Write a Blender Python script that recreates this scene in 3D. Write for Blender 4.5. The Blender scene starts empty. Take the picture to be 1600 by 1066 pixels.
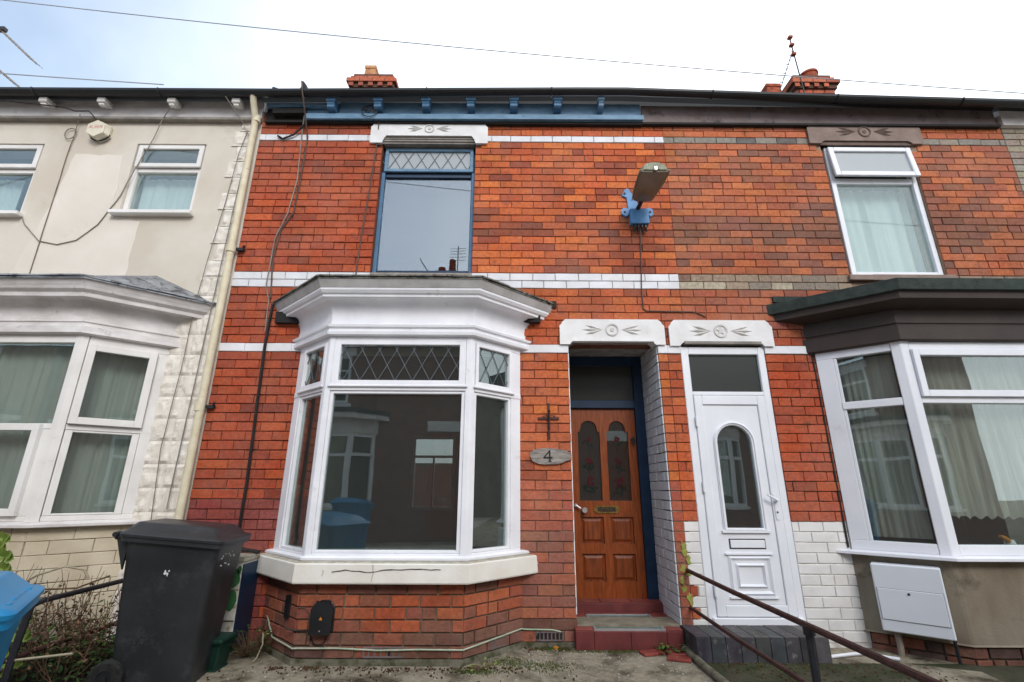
import bpy, bmesh, math, random
from mathutils import Vector, Matrix, noise
random.seed(7)
S = bpy.context.scene
COL = S.collection
PI = math.pi
R = random.random
def U(a, b): return a + (b - a) * random.random()

# ------------------------------------------------------------------ camera
cam = bpy.data.cameras.new('camera'); camo = bpy.data.objects.new('camera', cam); COL.objects.link(camo)
cam.sensor_width = 36.0; cam.lens = 741.08 / 1600 * 36; cam.clip_start = 0.05; cam.clip_end = 500
CAMP = Vector((0, -4.343, 1.188)); PITCH, YAW, ROLL, FPX = 0.298705, 0.004108, -0.004264, 741.08
camo.matrix_world = Matrix.Translation(CAMP) @ Matrix.Rotation(-YAW, 4, 'Z') @ Matrix.Rotation(PI/2 + PITCH, 4, 'X') @ Matrix.Rotation(-ROLL, 4, 'Z')
S.camera = camo
S.render.resolution_x = 1024; S.render.resolution_y = 682
# ------------------------------------------------------------------ world
W = bpy.data.worlds.new('World'); S.world = W; W.use_nodes = True
nt = W.node_tree; nt.nodes.clear()
def N(nt, t, **k):
    n = nt.nodes.new(t)
    for a, b in k.items():
        if a.startswith('i_'):
            n.inputs[a[2:].replace('_', ' ')].default_value = b
        else: setattr(n, a, b)
    return n
SUN_EL, SUN_AZ = math.radians(34), math.radians(162)      # azimuth: direction the light comes from, clockwise from +Y
sky = N(nt, 'ShaderNodeTexSky', sky_type='NISHITA', sun_disc=False, sun_elevation=SUN_EL, sun_rotation=SUN_AZ, air_density=1.0, dust_density=2.5)
tc = N(nt, 'ShaderNodeTexCoord'); sep = N(nt, 'ShaderNodeSeparateXYZ')
nz = N(nt, 'ShaderNodeTexNoise', i_Scale=2.2, i_Detail=5.0, i_Roughness=0.55)
nt.links.new(tc.outputs['Generated'], nz.inputs['Vector']); nt.links.new(tc.outputs['Generated'], sep.inputs[0])
m1 = N(nt, 'ShaderNodeMath', operation='MULTIPLY_ADD'); m1.inputs[1].default_value = 1.35; m1.inputs[2].default_value = 0.86
nt.links.new(sep.outputs['X'], m1.inputs[0])
m2 = N(nt, 'ShaderNodeMath', operation='MULTIPLY_ADD'); m2.inputs[1].default_value = 0.8; m2.inputs[2].default_value = -0.40
nt.links.new(nz.outputs['Fac'], m2.inputs[0])
m3 = N(nt, 'ShaderNodeMath', operation='ADD', use_clamp=True); nt.links.new(m1.outputs[0], m3.inputs[0]); nt.links.new(m2.outputs[0], m3.inputs[1])
nz2 = N(nt, 'ShaderNodeTexNoise', i_Scale=3.5, i_Detail=6.0)
nt.links.new(tc.outputs['Generated'], nz2.inputs['Vector'])
cr = N(nt, 'ShaderNodeMix', data_type='RGBA'); cr.inputs['A'].default_value = (4.6, 5.6, 6.8, 1); cr.inputs['B'].default_value = (12.2, 12.3, 12.4, 1)
nt.links.new(nz2.outputs['Fac'], cr.inputs['Factor'])
mx = N(nt, 'ShaderNodeMix', data_type='RGBA'); nt.links.new(m3.outputs[0], mx.inputs['Factor'])
sk2 = N(nt, 'ShaderNodeMix', data_type='RGBA', blend_type='ADD'); sk2.inputs['Factor'].default_value = 1.0; sk2.inputs['B'].default_value = (1.6, 1.8, 1.9, 1)
nt.links.new(sky.outputs[0], sk2.inputs['A'])
nt.links.new(sk2.outputs['Result'], mx.inputs['A']); nt.links.new(cr.outputs['Result'], mx.inputs['B'])
bg = N(nt, 'ShaderNodeBackground'); bg.inputs['Strength'].default_value = 0.12
out = N(nt, 'ShaderNodeOutputWorld'); nt.links.new(mx.outputs['Result'], bg.inputs['Color']); nt.links.new(bg.outputs[0], out.inputs[0])
# ------------------------------------------------------------------ sun (overcast)
sl = bpy.data.lights.new('sun', 'SUN'); sl.energy = 1.15; sl.angle = math.radians(20); sl.color = (1, .965, .92)
so = bpy.data.objects.new('sun', sl); COL.objects.link(so)
sd = Vector((math.sin(SUN_AZ) * math.cos(SUN_EL), math.cos(SUN_AZ) * math.cos(SUN_EL), math.sin(SUN_EL)))
so.rotation_euler = (-sd).to_track_quat('-Z', 'Y').to_euler()
# ------------------------------------------------------------------ exposure
S.render.engine = 'CYCLES'
S.view_settings.view_transform = 'Standard'; S.view_settings.look = 'None'; S.view_settings.exposure = 0.82; S.view_settings.gamma = 1
S.view_settings.use_curve_mapping = False
S.cycles.max_bounces = 8; S.cycles.transparent_max_bounces = 16

# ================================================================== helpers
def lin(h):
    h = h.lstrip('#'); r = []
    for i in (0, 2, 4):
        c = int(h[i:i+2], 16) / 255; r.append(c / 12.92 if c <= .04045 else ((c + .055) / 1.055) ** 2.4)
    return tuple(r)
def c4(c): return (c[0], c[1], c[2], 1)
def project(p):
    dx, dy, dz = p[0] - CAMP.x, p[1] - CAMP.y, p[2] - CAMP.z
    y = dx * math.sin(YAW) + dy * math.cos(YAW); x = dx * math.cos(YAW) - dy * math.sin(YAW)
    d = y * math.cos(PITCH) + dz * math.sin(PITCH); u = -y * math.sin(PITCH) + dz * math.cos(PITCH)
    return 800 + FPX * x / d, 533 - FPX * u / d

class MB:
    def __init__(s): s.v = []; s.f = []; s.m = []; s.c = []; s.cm = 0; s.cc = (1, 1, 1)
    def add(s, vs, fs):
        b = len(s.v); s.v += [tuple(v) for v in vs]
        for f in fs: s.f.append([b + i for i in f]); s.m.append(s.cm); s.c.append(s.cc)
        return s
    def quad(s, a, b, c, d): return s.add([a, b, c, d], [(0, 1, 2, 3)])
    def box(s, x0, x1, y0, y1, z0, z1, fm=None):
        p = [(x, y, z) for z in (z0, z1) for y in (y0, y1) for x in (x0, x1)]
        if fm: p = [fm(*q) for q in p]
        return s.add(p, [(0, 2, 3, 1), (4, 5, 7, 6), (0, 1, 5, 4), (2, 6, 7, 3), (0, 4, 6, 2), (1, 3, 7, 5)])
    def fbox(s, fm, s0, s1, z0, z1, d0, d1):      # box on a facade: along s, up z, out d
        p = [fm(a, z, d) for z in (z0, z1) for d in (d0, d1) for a in (s0, s1)]
        return s.add(p, [(0, 2, 3, 1), (4, 5, 7, 6), (0, 1, 5, 4), (2, 6, 7, 3), (0, 4, 6, 2), (1, 3, 7, 5)])
    def fprism(s, fm, poly, d0, d1):              # polygon in (s,z), extruded in d
        n = len(poly)
        vs = [fm(a, z, d0) for a, z in poly] + [fm(a, z, d1) for a, z in poly]
        fs = [tuple(range(n)), tuple(range(2*n-1, n-1, -1))] + [(i, (i+1) % n, n+(i+1) % n, n+i) for i in range(n)]
        return s.add(vs, fs)
    def prism(s, poly, z0, z1):
        n = len(poly)
        vs = [(x, y, z0) for x, y in poly] + [(x, y, z1) for x, y in poly]
        return s.add(vs, [tuple(range(n)), tuple(range(2*n-1, n-1, -1))] + [(i, (i+1) % n, n+(i+1) % n, n+i) for i in range(n)])
    def ring(s, fm, outer, inner, d0, d1):        # polygon ring with matching point counts
        n = len(outer)
        vs = [fm(a, z, d) for d in (d0, d1) for P in (outer, inner) for a, z in P]
        fs = []
        for i in range(n):
            j = (i+1) % n
            fs += [(i, j, n+j, n+i), (2*n+i, 3*n+i, 3*n+j, 2*n+j), (i, 2*n+i, 2*n+j, j), (n+i, n+j, 3*n+j, 3*n+i)]
        return s.add(vs, fs)
    def tube(s, pts, r, n=6, r2=None):
        pts = [Vector(p) for p in pts]; b = []; k = len(pts)
        up = Vector((0, 0, 1)); pr = None
        for i, p in enumerate(pts):
            t = (pts[min(i+1, k-1)] - pts[max(i-1, 0)]).normalized()
            if pr is None:
                pr = t.cross(up)
                if pr.length < .05: pr = t.cross(Vector((0, 1, 0)))
            pr = (pr - t * pr.dot(t)).normalized(); q = t.cross(pr)
            rr = r if r2 is None else r + (r2 - r) * i / max(1, k-1)
            for j in range(n):
                a = 2 * PI * j / n; b.append(p + pr * math.cos(a) * rr + q * math.sin(a) * rr)
        fs = [(i*n+j, i*n+(j+1) % n, (i+1)*n+(j+1) % n, (i+1)*n+j) for i in range(k-1) for j in range(n)]
        fs += [tuple(range(n-1, -1, -1)), tuple((k-1)*n+j for j in range(n))]
        return s.add(b, fs)
    def disc(s, c, ax, r, h, n=16, r2=None):
        c = Vector(c); ax = Vector(ax).normalized()
        return s.tube([c, c + ax * h], r, n, r2)
    def sweep(s, poly, prof, closed=True):        # profile (d,z) swept round the bay polygon, ends buried in the wall
        rings = [[(x, y, z) for x, y in offset_poly(poly, d)] for d, z in prof]
        m = len(rings[0]); k = len(rings); vs = [p for r in rings for p in r]
        fs = [(i*m+j, i*m+j+1, ((i+1) % k)*m+j+1, ((i+1) % k)*m+j) for i in range(k if closed else k-1) for j in range(m-1)]
        if closed: fs += [tuple(i*m for i in range(k)), tuple(i*m+m-1 for i in range(k-1, -1, -1))]
        return s.add(vs, fs)
    def build(s, name, mats, parent=None, origin=None, bevel=0, smooth=False, jitter=0):
        me = bpy.data.meshes.new(name)
        o = bpy.data.objects.new(name, me); COL.objects.link(o)
        org = Vector((0, 0, 0))
        if parent is not None:
            o.parent = parent; org = parent.get('_org') and Vector(parent['_org']) or Vector((0, 0, 0))
        elif origin is not None:
            org = Vector(origin); o.location = org
        o['_org'] = tuple(org)
        vs = [Vector(v) - org for v in s.v]
        if jitter: vs = [v + Vector((U(-1, 1), U(-1, 1), U(-1, 1))) * jitter for v in vs]
        assert max(max(f) for f in s.f) < len(vs), name
        me.from_pydata(vs, [], s.f)
        if not isinstance(mats, (list, tuple)): mats = [mats]
        for m in mats: me.materials.append(m)
        me.polygons.foreach_set('material_index', s.m)
        ca = me.color_attributes.new('col', 'FLOAT_COLOR', 'CORNER')
        arr = []
        for p, c in zip(me.polygons, s.c): arr += [c[0], c[1], c[2], 1.0] * p.loop_total
        ca.data.foreach_set('color', arr)
        bm = bmesh.new(); bm.from_mesh(me)
        if bevel:
            es = [e for e in bm.edges if len(e.link_faces) == 2 and e.calc_face_angle(0) > .5 and e.calc_length() > bevel * 2.2]
            if es: bmesh.ops.bevel(bm, geom=es, offset=bevel, segments=1, affect='EDGES', clamp_overlap=True)
        bmesh.ops.recalc_face_normals(bm, faces=bm.faces)
        bm.to_mesh(me); bm.free()
        if smooth:
            me.polygons.foreach_set('use_smooth', [True] * len(me.polygons))
            try: me.set_sharp_from_angle(angle=math.radians(38))
            except Exception: pass
        me.update()
        return o
def build_each(mb, name, mats, parent=None, **k):
    # one object for each separate solid in the mesh builder
    par = list(range(len(mb.v)))
    def find(a):
        while par[a] != a: par[a] = par[par[a]]; a = par[a]
        return a
    for f in mb.f:
        for i in f[1:]: par[find(i)] = find(f[0])
    isl = {}
    for f, m, c in zip(mb.f, mb.m, mb.c): isl.setdefault(find(f[0]), []).append((f, m, c))
    out = []
    for fs in isl.values():
        q = MB(); mp = {}
        for f, m, c in fs:
            g = []
            for i in f:
                if i not in mp: mp[i] = len(q.v); q.v.append(mb.v[i])
                g.append(mp[i])
            q.f.append(g); q.m.append(m); q.c.append(c)
        out.append(q.build(name, mats, parent, **k))
    return out
def offset_poly(poly, d, ywall=0.03):
    P = [Vector(p) for p in poly]; segs = []
    for a, b in zip(P[:-1], P[1:]):
        t = (b - a).normalized(); n = Vector((t.y, -t.x))
        segs.append((a + n * d, t))
    out = []
    a, t = segs[0]; out.append(a + t * ((ywall - a.y) / t.y) if abs(t.y) > 1e-6 else a)
    for (a, t), (b, u) in zip(segs[:-1], segs[1:]):
        den = t.x * u.y - t.y * u.x; w = b - a
        out.append(a + t * ((w.x * u.y - w.y * u.x) / den))
    a, t = segs[-1]; out.append(a + t * ((ywall - a.y) / t.y) if abs(t.y) > 1e-6 else a)
    return [(p.x, p.y) for p in out]
def tag(o, label=None, cat=None, group=None, kind=None):
    if label: o['label'] = label
    if cat: o['category'] = cat
    if group: o['group'] = group
    if kind: o['kind'] = kind
    return o
def thing(name, label, cat, loc, group=None):
    o = bpy.data.objects.new(name, None); COL.objects.link(o); o.location = loc; o.empty_display_size = .1
    o['_org'] = tuple(loc); tag(o, label, cat, group); return o
def fmap(P0, P1):
    P0 = Vector((P0[0], P0[1])); P1 = Vector((P1[0], P1[1])); t = (P1 - P0).normalized(); n = Vector((t.y, -t.x))
    def f(s, z, d):
        q = P0 + t * s + n * d; return (q.x, q.y, z)
    f.len = (P1 - P0).length; f.ang = math.atan2(t.y, t.x)
    return f
FW = lambda s, z, d: (s, -d, z)                   # the main facade plane Y = 0

# ================================================================== materials
def mat(name, c1, c2=None, scale=6, rough=.7, bump=0, bscale=60, spec=.3, metal=0, detail=4, lo=.35, hi=.65, stretch=(1, 1, 1), attr=None, dirt=None, dscale=3, dlo=.55, dhi=.7, salt=None):
    m = bpy.data.materials.new(name); m.use_nodes = True; t = m.node_tree; L = t.links.new
    b = t.nodes['Principled BSDF']; b.inputs['Roughness'].default_value = rough; b.inputs['Metallic'].default_value = metal
    b.inputs['Specular IOR Level'].default_value = spec
    g = N(t, 'ShaderNodeNewGeometry'); mp = N(t, 'ShaderNodeMapping'); mp.inputs['Scale'].default_value = stretch
    L(g.outputs['Position'], mp.inputs['Vector'])
    n = N(t, 'ShaderNodeTexNoise', i_Scale=scale, i_Detail=detail, i_Roughness=.6); L(mp.outputs[0], n.inputs['Vector'])
    r = N(t, 'ShaderNodeMapRange'); r.inputs['From Min'].default_value = lo; r.inputs['From Max'].default_value = hi; L(n.outputs['Fac'], r.inputs['Value'])
    x = N(t, 'ShaderNodeMix', data_type='RGBA'); x.inputs['A'].default_value = c4(c1); x.inputs['B'].default_value = c4(c2 or c1); L(r.outputs[0], x.inputs['Factor'])
    colo = x.outputs['Result']
    if attr:                                       # per-piece colour: object colour times face colour
        x.inputs['A'].default_value = c4(c1); x.inputs['B'].default_value = c4(c2)
        oi = N(t, 'ShaderNodeObjectInfo'); at = N(t, 'ShaderNodeAttribute', attribute_name='col')
        k1 = N(t, 'ShaderNodeMix', data_type='RGBA', blend_type='MULTIPLY'); k1.inputs['Factor'].default_value = 1
        L(oi.outputs['Color'], k1.inputs['A']); L(at.outputs['Color'], k1.inputs['B'])
        k2 = N(t, 'ShaderNodeMix', data_type='RGBA', blend_type='MULTIPLY'); k2.inputs['Factor'].default_value = 1
        L(k1.outputs['Result'], k2.inputs['A']); L(colo, k2.inputs['B']); colo = k2.outputs['Result']
    if dirt:
        dn = N(t, 'ShaderNodeTexNoise', i_Scale=dscale, i_Detail=8.0, i_Roughness=.7); L(g.outputs['Position'], dn.inputs['Vector'])
        dr = N(t, 'ShaderNodeMapRange'); dr.inputs['From Min'].default_value = dlo; dr.inputs['From Max'].default_value = dhi; L(dn.outputs['Fac'], dr.inputs['Value'])
        dx = N(t, 'ShaderNodeMix', data_type='RGBA'); dx.inputs['B'].default_value = c4(dirt); L(dr.outputs[0], dx.inputs['Factor']); L(colo, dx.inputs['A']); colo = dx.outputs['Result']
    if salt:
        sn = N(t, 'ShaderNodeTexNoise', i_Scale=1.7, i_Detail=9.0, i_Roughness=.72); sm = N(t, 'ShaderNodeMapping'); sm.inputs['Location'].default_value = (7, 3, 1); L(g.outputs['Position'], sm.inputs['Vector']); L(sm.outputs[0], sn.inputs['Vector'])
        sr = N(t, 'ShaderNodeMapRange'); sr.inputs['From Min'].default_value = .36; sr.inputs['From Max'].default_value = .80; sr.inputs['To Max'].default_value = .34; L(sn.outputs['Fac'], sr.inputs['Value'])
        sx = N(t, 'ShaderNodeMix', data_type='RGBA'); sx.inputs['B'].default_value = c4(salt); L(sr.outputs[0], sx.inputs['Factor']); L(colo, sx.inputs['A']); colo = sx.outputs['Result']
        so2 = N(t, 'ShaderNodeTexNoise', i_Scale=.8, i_Detail=6.0, i_Roughness=.7); L(g.outputs['Position'], so2.inputs['Vector'])
        sr2 = N(t, 'ShaderNodeMapRange'); sr2.inputs['From Min'].default_value = .5; sr2.inputs['From Max'].default_value = .75; sr2.inputs['To Max'].default_value = .45; L(so2.outputs['Fac'], sr2.inputs['Value'])
        sx2 = N(t, 'ShaderNodeMix', data_type='RGBA'); sx2.inputs['B'].default_value = (.09, .045, .035, 1); L(sr2.outputs[0], sx2.inputs['Factor']); L(colo, sx2.inputs['A']); colo = sx2.outputs['Result']
    L(colo, b.inputs['Base Color'])
    if bump:
        bn = N(t, 'ShaderNodeTexNoise', i_Scale=bscale, i_Detail=5.0, i_Roughness=.65); L(g.outputs['Position'], bn.inputs['Vector'])
        bp = N(t, 'ShaderNodeBump'); bp.inputs['Strength'].default_value = bump; bp.inputs['Distance'].default_value = .01
        L(bn.outputs['Fac'], bp.inputs['Height']); L(bp.outputs[0], b.inputs['Normal'])
    return m
def glass(name, tint=(.75, .8, .78), refl=.06, rough=0.0, ior=1.55, body=None, bfac=.9):
    m = bpy.data.materials.new(name); m.use_nodes = True; t = m.node_tree; L = t.links.new; t.nodes.clear()
    tr = N(t, 'ShaderNodeBsdfTransparent'); tr.inputs[0].default_value = c4(tint)
    base = tr.outputs[0]
    if body:
        df = N(t, 'ShaderNodeBsdfDiffuse'); df.inputs[0].default_value = c4(body)
        mm = N(t, 'ShaderNodeMixShader'); mm.inputs[0].default_value = bfac; L(tr.outputs[0], mm.inputs[1]); L(df.outputs[0], mm.inputs[2]); base = mm.outputs[0]
    gl = N(t, 'ShaderNodeBsdfGlossy'); gl.inputs['Roughness'].default_value = rough; gl.inputs[0].default_value = (.82, .90, 1, 1) if name == 'glass_upper' else (.92, .98, .96, 1)
    lw = N(t, 'ShaderNodeLayerWeight'); lw.inputs['Blend'].default_value = .5; fr = N(t, 'ShaderNodeMath', operation='POWER'); fr.inputs[1].default_value = 4.0; L(lw.outputs['Facing'], fr.inputs[0])
    ad = N(t, 'ShaderNodeMath', operation='ADD', use_clamp=True); ad.inputs[1].default_value = refl; L(fr.outputs[0], ad.inputs[0])
    ms = N(t, 'ShaderNodeMixShader'); L(ad.outputs[0], ms.inputs[0]); L(base, ms.inputs[1]); L(gl.outputs[0], ms.inputs[2])
    if name != 'glass_frosted':                    # old panes are never quite flat
        g = N(t, 'ShaderNodeNewGeometry'); bn = N(t, 'ShaderNodeTexNoise', i_Scale=2.2, i_Detail=1.0); L(g.outputs['Position'], bn.inputs['Vector'])
        bp = N(t, 'ShaderNodeBump'); bp.inputs['Strength'].default_value = .05; bp.inputs['Distance'].default_value = .02; L(bn.outputs['Fac'], bp.inputs['Height']); L(bp.outputs[0], gl.inputs['Normal'])
    o = N(t, 'ShaderNodeOutputMaterial'); L(ms.outputs[0], o.inputs[0])
    return m
M = {}
M['brick'] = mat('brick', (1.14, 1.24, 1.2), (.66, .68, .66), scale=34, detail=7, rough=.9, bump=.9, bscale=90, lo=.3, hi=.7, attr=True, dirt=(.06, .035, .03), dscale=9, dlo=.54, dhi=.82, salt=lin('b09080'))
M['mortar'] = mat('mortar', (1, 1, 1), (.6, .58, .55), scale=9, rough=.95, bump=.5, bscale=150, attr=True)
M['band'] = mat('white_band_paint', (1, 1, 1), (.86, .85, .84), scale=5, rough=.5, bump=.12, bscale=70, attr=True, dirt=(.30, .24, .20), dscale=9, dlo=.63, dhi=.8)
M['render'] = mat('cream_render', lin('d1c9bd'), lin('c5bbac'), scale=.9, rough=.92, bump=.7, bscale=160, lo=.42, hi=.58, dirt=lin('a0917e'), dscale=1.5, dlo=.6, dhi=.85)
M['cladding'] = mat('stone_cladding', lin('e0dad1'), lin('cfc7bb'), scale=5, rough=.9, bump=.6, bscale=60, dirt=lin('8c7d6c'), dscale=10, dlo=.6, dhi=.8)
M['cream_block'] = mat('cream_block_paint', lin('c9bda8'), lin('bcae97'), scale=3, rough=.85, bump=.3, bscale=80, dirt=lin('83765f'), dscale=6, dlo=.62, dhi=.85)
M['white_wood'] = mat('white_gloss_paint', lin('e6e6ea'), lin('dbdbe0'), scale=4, rough=.35, bump=.06, bscale=40, spec=.4, dirt=lin('a3a09c'), dscale=6, dlo=.60, dhi=.88)
M['board_grey'] = mat('grey_eaves_board', lin('b4b1b0'), lin('9d9a98'), scale=6, rough=.6)
M['old_white'] = mat('weathered_white_paint', lin('d8d4d3'), lin('bdb7b4'), scale=3.5, rough=.6, bump=.2, bscale=50, dirt=lin('6a625c'), dscale=7, dlo=.62, dhi=.8, stretch=(1, 1, 2.5))
M['upvc'] = mat('white_upvc', lin('e1e2e7'), lin('d6d8de'), scale=2, rough=.28, spec=.45, dirt=lin('b5b3b0'), dscale=5, dlo=.62, dhi=.9)
M['upvc_old'] = mat('cream_upvc', lin('dedbd8'), lin('d0ccc8'), scale=3, rough=.35, dirt=lin('a39a90'), dscale=6, dlo=.64, dhi=.85)
M['blue'] = mat('blue_paint', lin('4f7699'), lin('426683'), scale=8, rough=.45, bump=.15, bscale=40, dirt=lin('1c2432'), dscale=9, dlo=.62, dhi=.8)
M['slate_blue'] = mat('faded_blue_paint', lin('6d8ca6'), lin('587891'), scale=7, rough=.55, bump=.25, bscale=40, stretch=(1, 1, 3), dirt=lin('28303a'), dscale=8, dlo=.6, dhi=.78)
M['navy'] = mat('navy_paint', lin('172b43'), lin('1d3550'), scale=6, rough=.4)
M['black'] = mat('black_plastic', lin('191a1c'), lin('222426'), scale=5, rough=.4, spec=.4)
M['soffit'] = mat('dark_soffit', lin('1c1a1a'), lin('262322'), scale=5, rough=.8)
M['brown_fascia'] = mat('brown_fascia', lin('675a56'), lin('75686a'), scale=6, rough=.65, dirt=lin('2a2422'), dscale=7)
M['brown_bay'] = mat('dark_brown_stain', lin('332a28'), lin('3d332d'), scale=3, rough=.55, bump=.12, bscale=50)
M['felt'] = mat('green_roof_felt', lin('2a312e'), lin('38413d'), scale=14, rough=.9, bump=.6, bscale=70)
M['slate'] = mat('mossy_slate', lin('5a5a5c'), lin('78756c'), scale=12, rough=.8, bump=.6, bscale=60, dirt=lin('35351f'), dscale=22, dlo=.48, dhi=.6)
M['lead'] = mat('lead_sheet', lin('6e7175'), lin('94969a'), scale=8, rough=.45, bump=.4, bscale=20, metal=.3, dirt=lin('303236'), dscale=12, dlo=.52, dhi=.6)
M['stone_sill'] = mat('painted_stone_sill', lin('e2dfd8'), lin('d8d2c8'), scale=4, rough=.7, bump=.2, bscale=60, dirt=lin('a8896a'), dscale=5, dlo=.66, dhi=.85)
M['stone_top'] = mat('bare_cement', lin('98907f'), lin('b8b3a4'), scale=22, rough=.95, bump=.7, bscale=80)
M['lintel_white'] = mat('white_masonry_paint', lin('dddcdc'), lin('cfcdcc'), scale=5, rough=.6, bump=.2, bscale=60, dirt=lin('9d9892'), dscale=8, dlo=.64, dhi=.85)
M['lintel_brown'] = mat('brown_stone_paint', lin('8b7a72'), lin('79685f'), scale=6, rough=.8, bump=.3, bscale=60)
M['carve'] = mat('carving_shade', lin('c9c6c3'), lin('b2aeaa'), scale=9, rough=.7)
M['carve_brown'] = mat('carving_brown', lin('5b4b45'), lin('6b5a52'), scale=9, rough=.8)
M['drip'] = mat('grey_drip_mould', lin('8d867e'), lin('6f6a64'), scale=6, rough=.7)
M['pipe'] = mat('cream_pipe_paint', lin('d3cab2'), lin('c4b99d'), scale=9, rough=.55, dirt=lin('8a7650'), dscale=14, dlo=.6, dhi=.75)
M['lead_came'] = mat('lead_came', lin('626b70'), lin('525a5f'), scale=20, rough=.5, metal=.2)
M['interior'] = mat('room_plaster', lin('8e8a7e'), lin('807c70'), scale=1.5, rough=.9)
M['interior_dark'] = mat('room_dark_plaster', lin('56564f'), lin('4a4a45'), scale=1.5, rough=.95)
M['carpet'] = mat('grey_carpet', lin('4a4a48'), lin('57544f'), scale=20, rough=1)
M['wood_door'] = mat('varnished_door', lin('8f4519'), lin('6c300e'), scale=5, rough=.38, spec=.4, stretch=(9, 9, 1), bump=.05, bscale=60)
M['wood_panel'] = mat('varnished_panel', lin('843f18'), lin('5c280d'), scale=5, rough=.4, spec=.4, stretch=(12, 12, 1))
M['brass'] = mat('aged_brass', lin('a5854a'), lin('7a5f30'), scale=60, rough=.35, metal=.85, lo=.4, hi=.6)
M['steel'] = mat('satin_metal', lin('c4c4c6'), lin('aeaeb2'), scale=5, rough=.3, metal=.6)
M['red_tile'] = mat('red_quarry_tile', lin('84443c'), lin('6d332f'), scale=8, rough=.5, bump=.15, bscale=50, attr=True, dirt=lin('8f8577'), dscale=9, dlo=.60, dhi=.8)
M['red_paint'] = mat('dark_red_step_paint', lin('6e3634'), lin('5d2c2b'), scale=7, rough=.55, bump=.15, bscale=60, dirt=lin('4a4038'), dscale=8, dlo=.6, dhi=.8)
M['mat_grey'] = mat('worn_doormat', lin('6f7f7b'), lin('56645f'), scale=14, rough=.5, bump=.4, bscale=120, dirt=lin('4d4c38'), dscale=9)
M['eng_tile'] = mat('grey_engineering_brick', (1, 1, 1), (.6, .6, .6), scale=10, rough=.6, bump=.25, bscale=80, attr=True, dirt=lin('94918a'), dscale=14, dlo=.58, dhi=.8)
M['concrete'] = mat('old_concrete', lin('a39a88'), lin('8a806d'), scale=26, detail=9, rough=.95, bump=1.0, bscale=120, dirt=lin('3b3222'), dscale=3.4, dlo=.47, dhi=.66)
M['concrete_dark'] = mat('mossy_concrete', lin('4b4738'), lin('38382a'), scale=5, rough=.95, bump=.8, bscale=60, dirt=lin('2c331a'), dscale=4, dlo=.45, dhi=.6)
M['bounce_pale'] = mat('pale_bounce_concrete', lin('b8b3a8'), lin('a39d90'), scale=3, rough=.95, bump=.5, bscale=70)
M['plinth'] = mat('cement_plinth', lin('7c7768'), lin('615d4e'), scale=12, rough=.95, bump=.6, bscale=60, dirt=lin('3d4126'), dscale=9, dlo=.48, dhi=.62)
M['stucco'] = mat('brown_cement_render', lin('8d8474'), lin('75695a'), scale=2.2, rough=.9, bump=.35, bscale=60, dirt=lin('4a4032'), dscale=3.2, dlo=.54, dhi=.72, stretch=(1.6, 1.6, .6))
M['meter'] = mat('white_grp', lin('d5d9df'), lin('cfd3da'), scale=2, rough=.35)
M['bin_black'] = mat('charcoal_bin_plastic', lin('232426'), lin('2d2f32'), scale=3, rough=.42, spec=.4, bump=.06, bscale=90, dirt=lin('44464a'), dscale=7, dlo=.55, dhi=.8)
M['bin_blue'] = mat('blue_bin_plastic', lin('0b7fb4'), lin('0a709f'), scale=3, rough=.38, spec=.4, dirt=lin('3f86a8'), dscale=6, dlo=.6, dhi=.8)
M['bin_green'] = mat('dark_green_plastic', lin('0f2a22'), lin('15362c'), scale=4, rough=.5)
M['rubber'] = mat('tyre_rubber', lin('1a1a1a'), lin('2c2b29'), scale=30, rough=.9)
M['scuff'] = mat('chipped_white_paint', lin('d8dae0'), lin('b4b8c0'), scale=30, rough=.6)
M['scuff_dim'] = mat('faded_scrawl', lin('303235'), lin('26282a'), scale=30, rough=.6)
M['iron'] = mat('rusty_iron_rail', lin('4a302b'), lin('341f1c'), scale=14, rough=.65, bump=.3, bscale=90, dirt=lin('7a4a3a'), dscale=22, dlo=.58, dhi=.72)
M['iron_black'] = mat('black_iron', lin('1e1f24'), lin('2b2b30'), scale=14, rough=.5, bump=.2, bscale=90)
M['cable'] = mat('black_cable', lin('1e1a1a'), lin('2a2524'), rough=.5)
M['cable_grey'] = mat('grey_cable', lin('8f857a'), lin('6f665c'), rough=.6)
M['cable_green'] = mat('pale_green_cable', lin('8fa78e'), lin('b9b8a4'), scale=12, rough=.5)
M['cable_dk'] = mat('brown_old_cable', lin('4a3c36'), lin('5a4a42'), rough=.6)
M['cable_dk2'] = mat('faded_brown_cable', lin('7a6a60'), lin('66584f'), rough=.6)
M['driftwood'] = mat('weathered_wood', lin('9b948e'), lin('6c645e'), scale=9, rough=.8, stretch=(1, 1, 6), bump=.4, bscale=50)
M['terracotta'] = mat('terracotta', lin('a04c30'), lin('80402c'), scale=9, rough=.85, dirt=lin('2f241d'), dscale=9, dlo=.5, dhi=.7)
M['buff'] = mat('buff_pot', lin('b9895f'), lin('8d5c3e'), scale=9, rough=.85)
M['roof'] = mat('dark_roof_tile', lin('3b3633'), lin('4b4440'), scale=4, rough=.85)
M['curtain'] = mat('net_curtain', lin('c0c0bc'), lin('a5a7a3'), scale=3, rough=.9, stretch=(1, 1, .2))
M['curtain_beige'] = mat('beige_curtain', lin('bab3aa'), lin('958c86'), scale=6, rough=.9, stretch=(3, 3, .2))
M['curtain_white'] = mat('white_voile_curtain', lin('e0e4e8'), lin('ccd2d8'), scale=3, rough=.9, stretch=(3, 3, .2))
M['lamp_body'] = mat('mossy_lamp_casing', lin('9a9c88'), lin('787b66'), scale=14, rough=.6, dirt=lin('3d4028'), dscale=18)
M['lamp_bowl'] = mat('grimy_lamp_bowl', lin('6b6050'), lin('7b6e5c'), scale=7, rough=.3, spec=.5)
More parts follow.
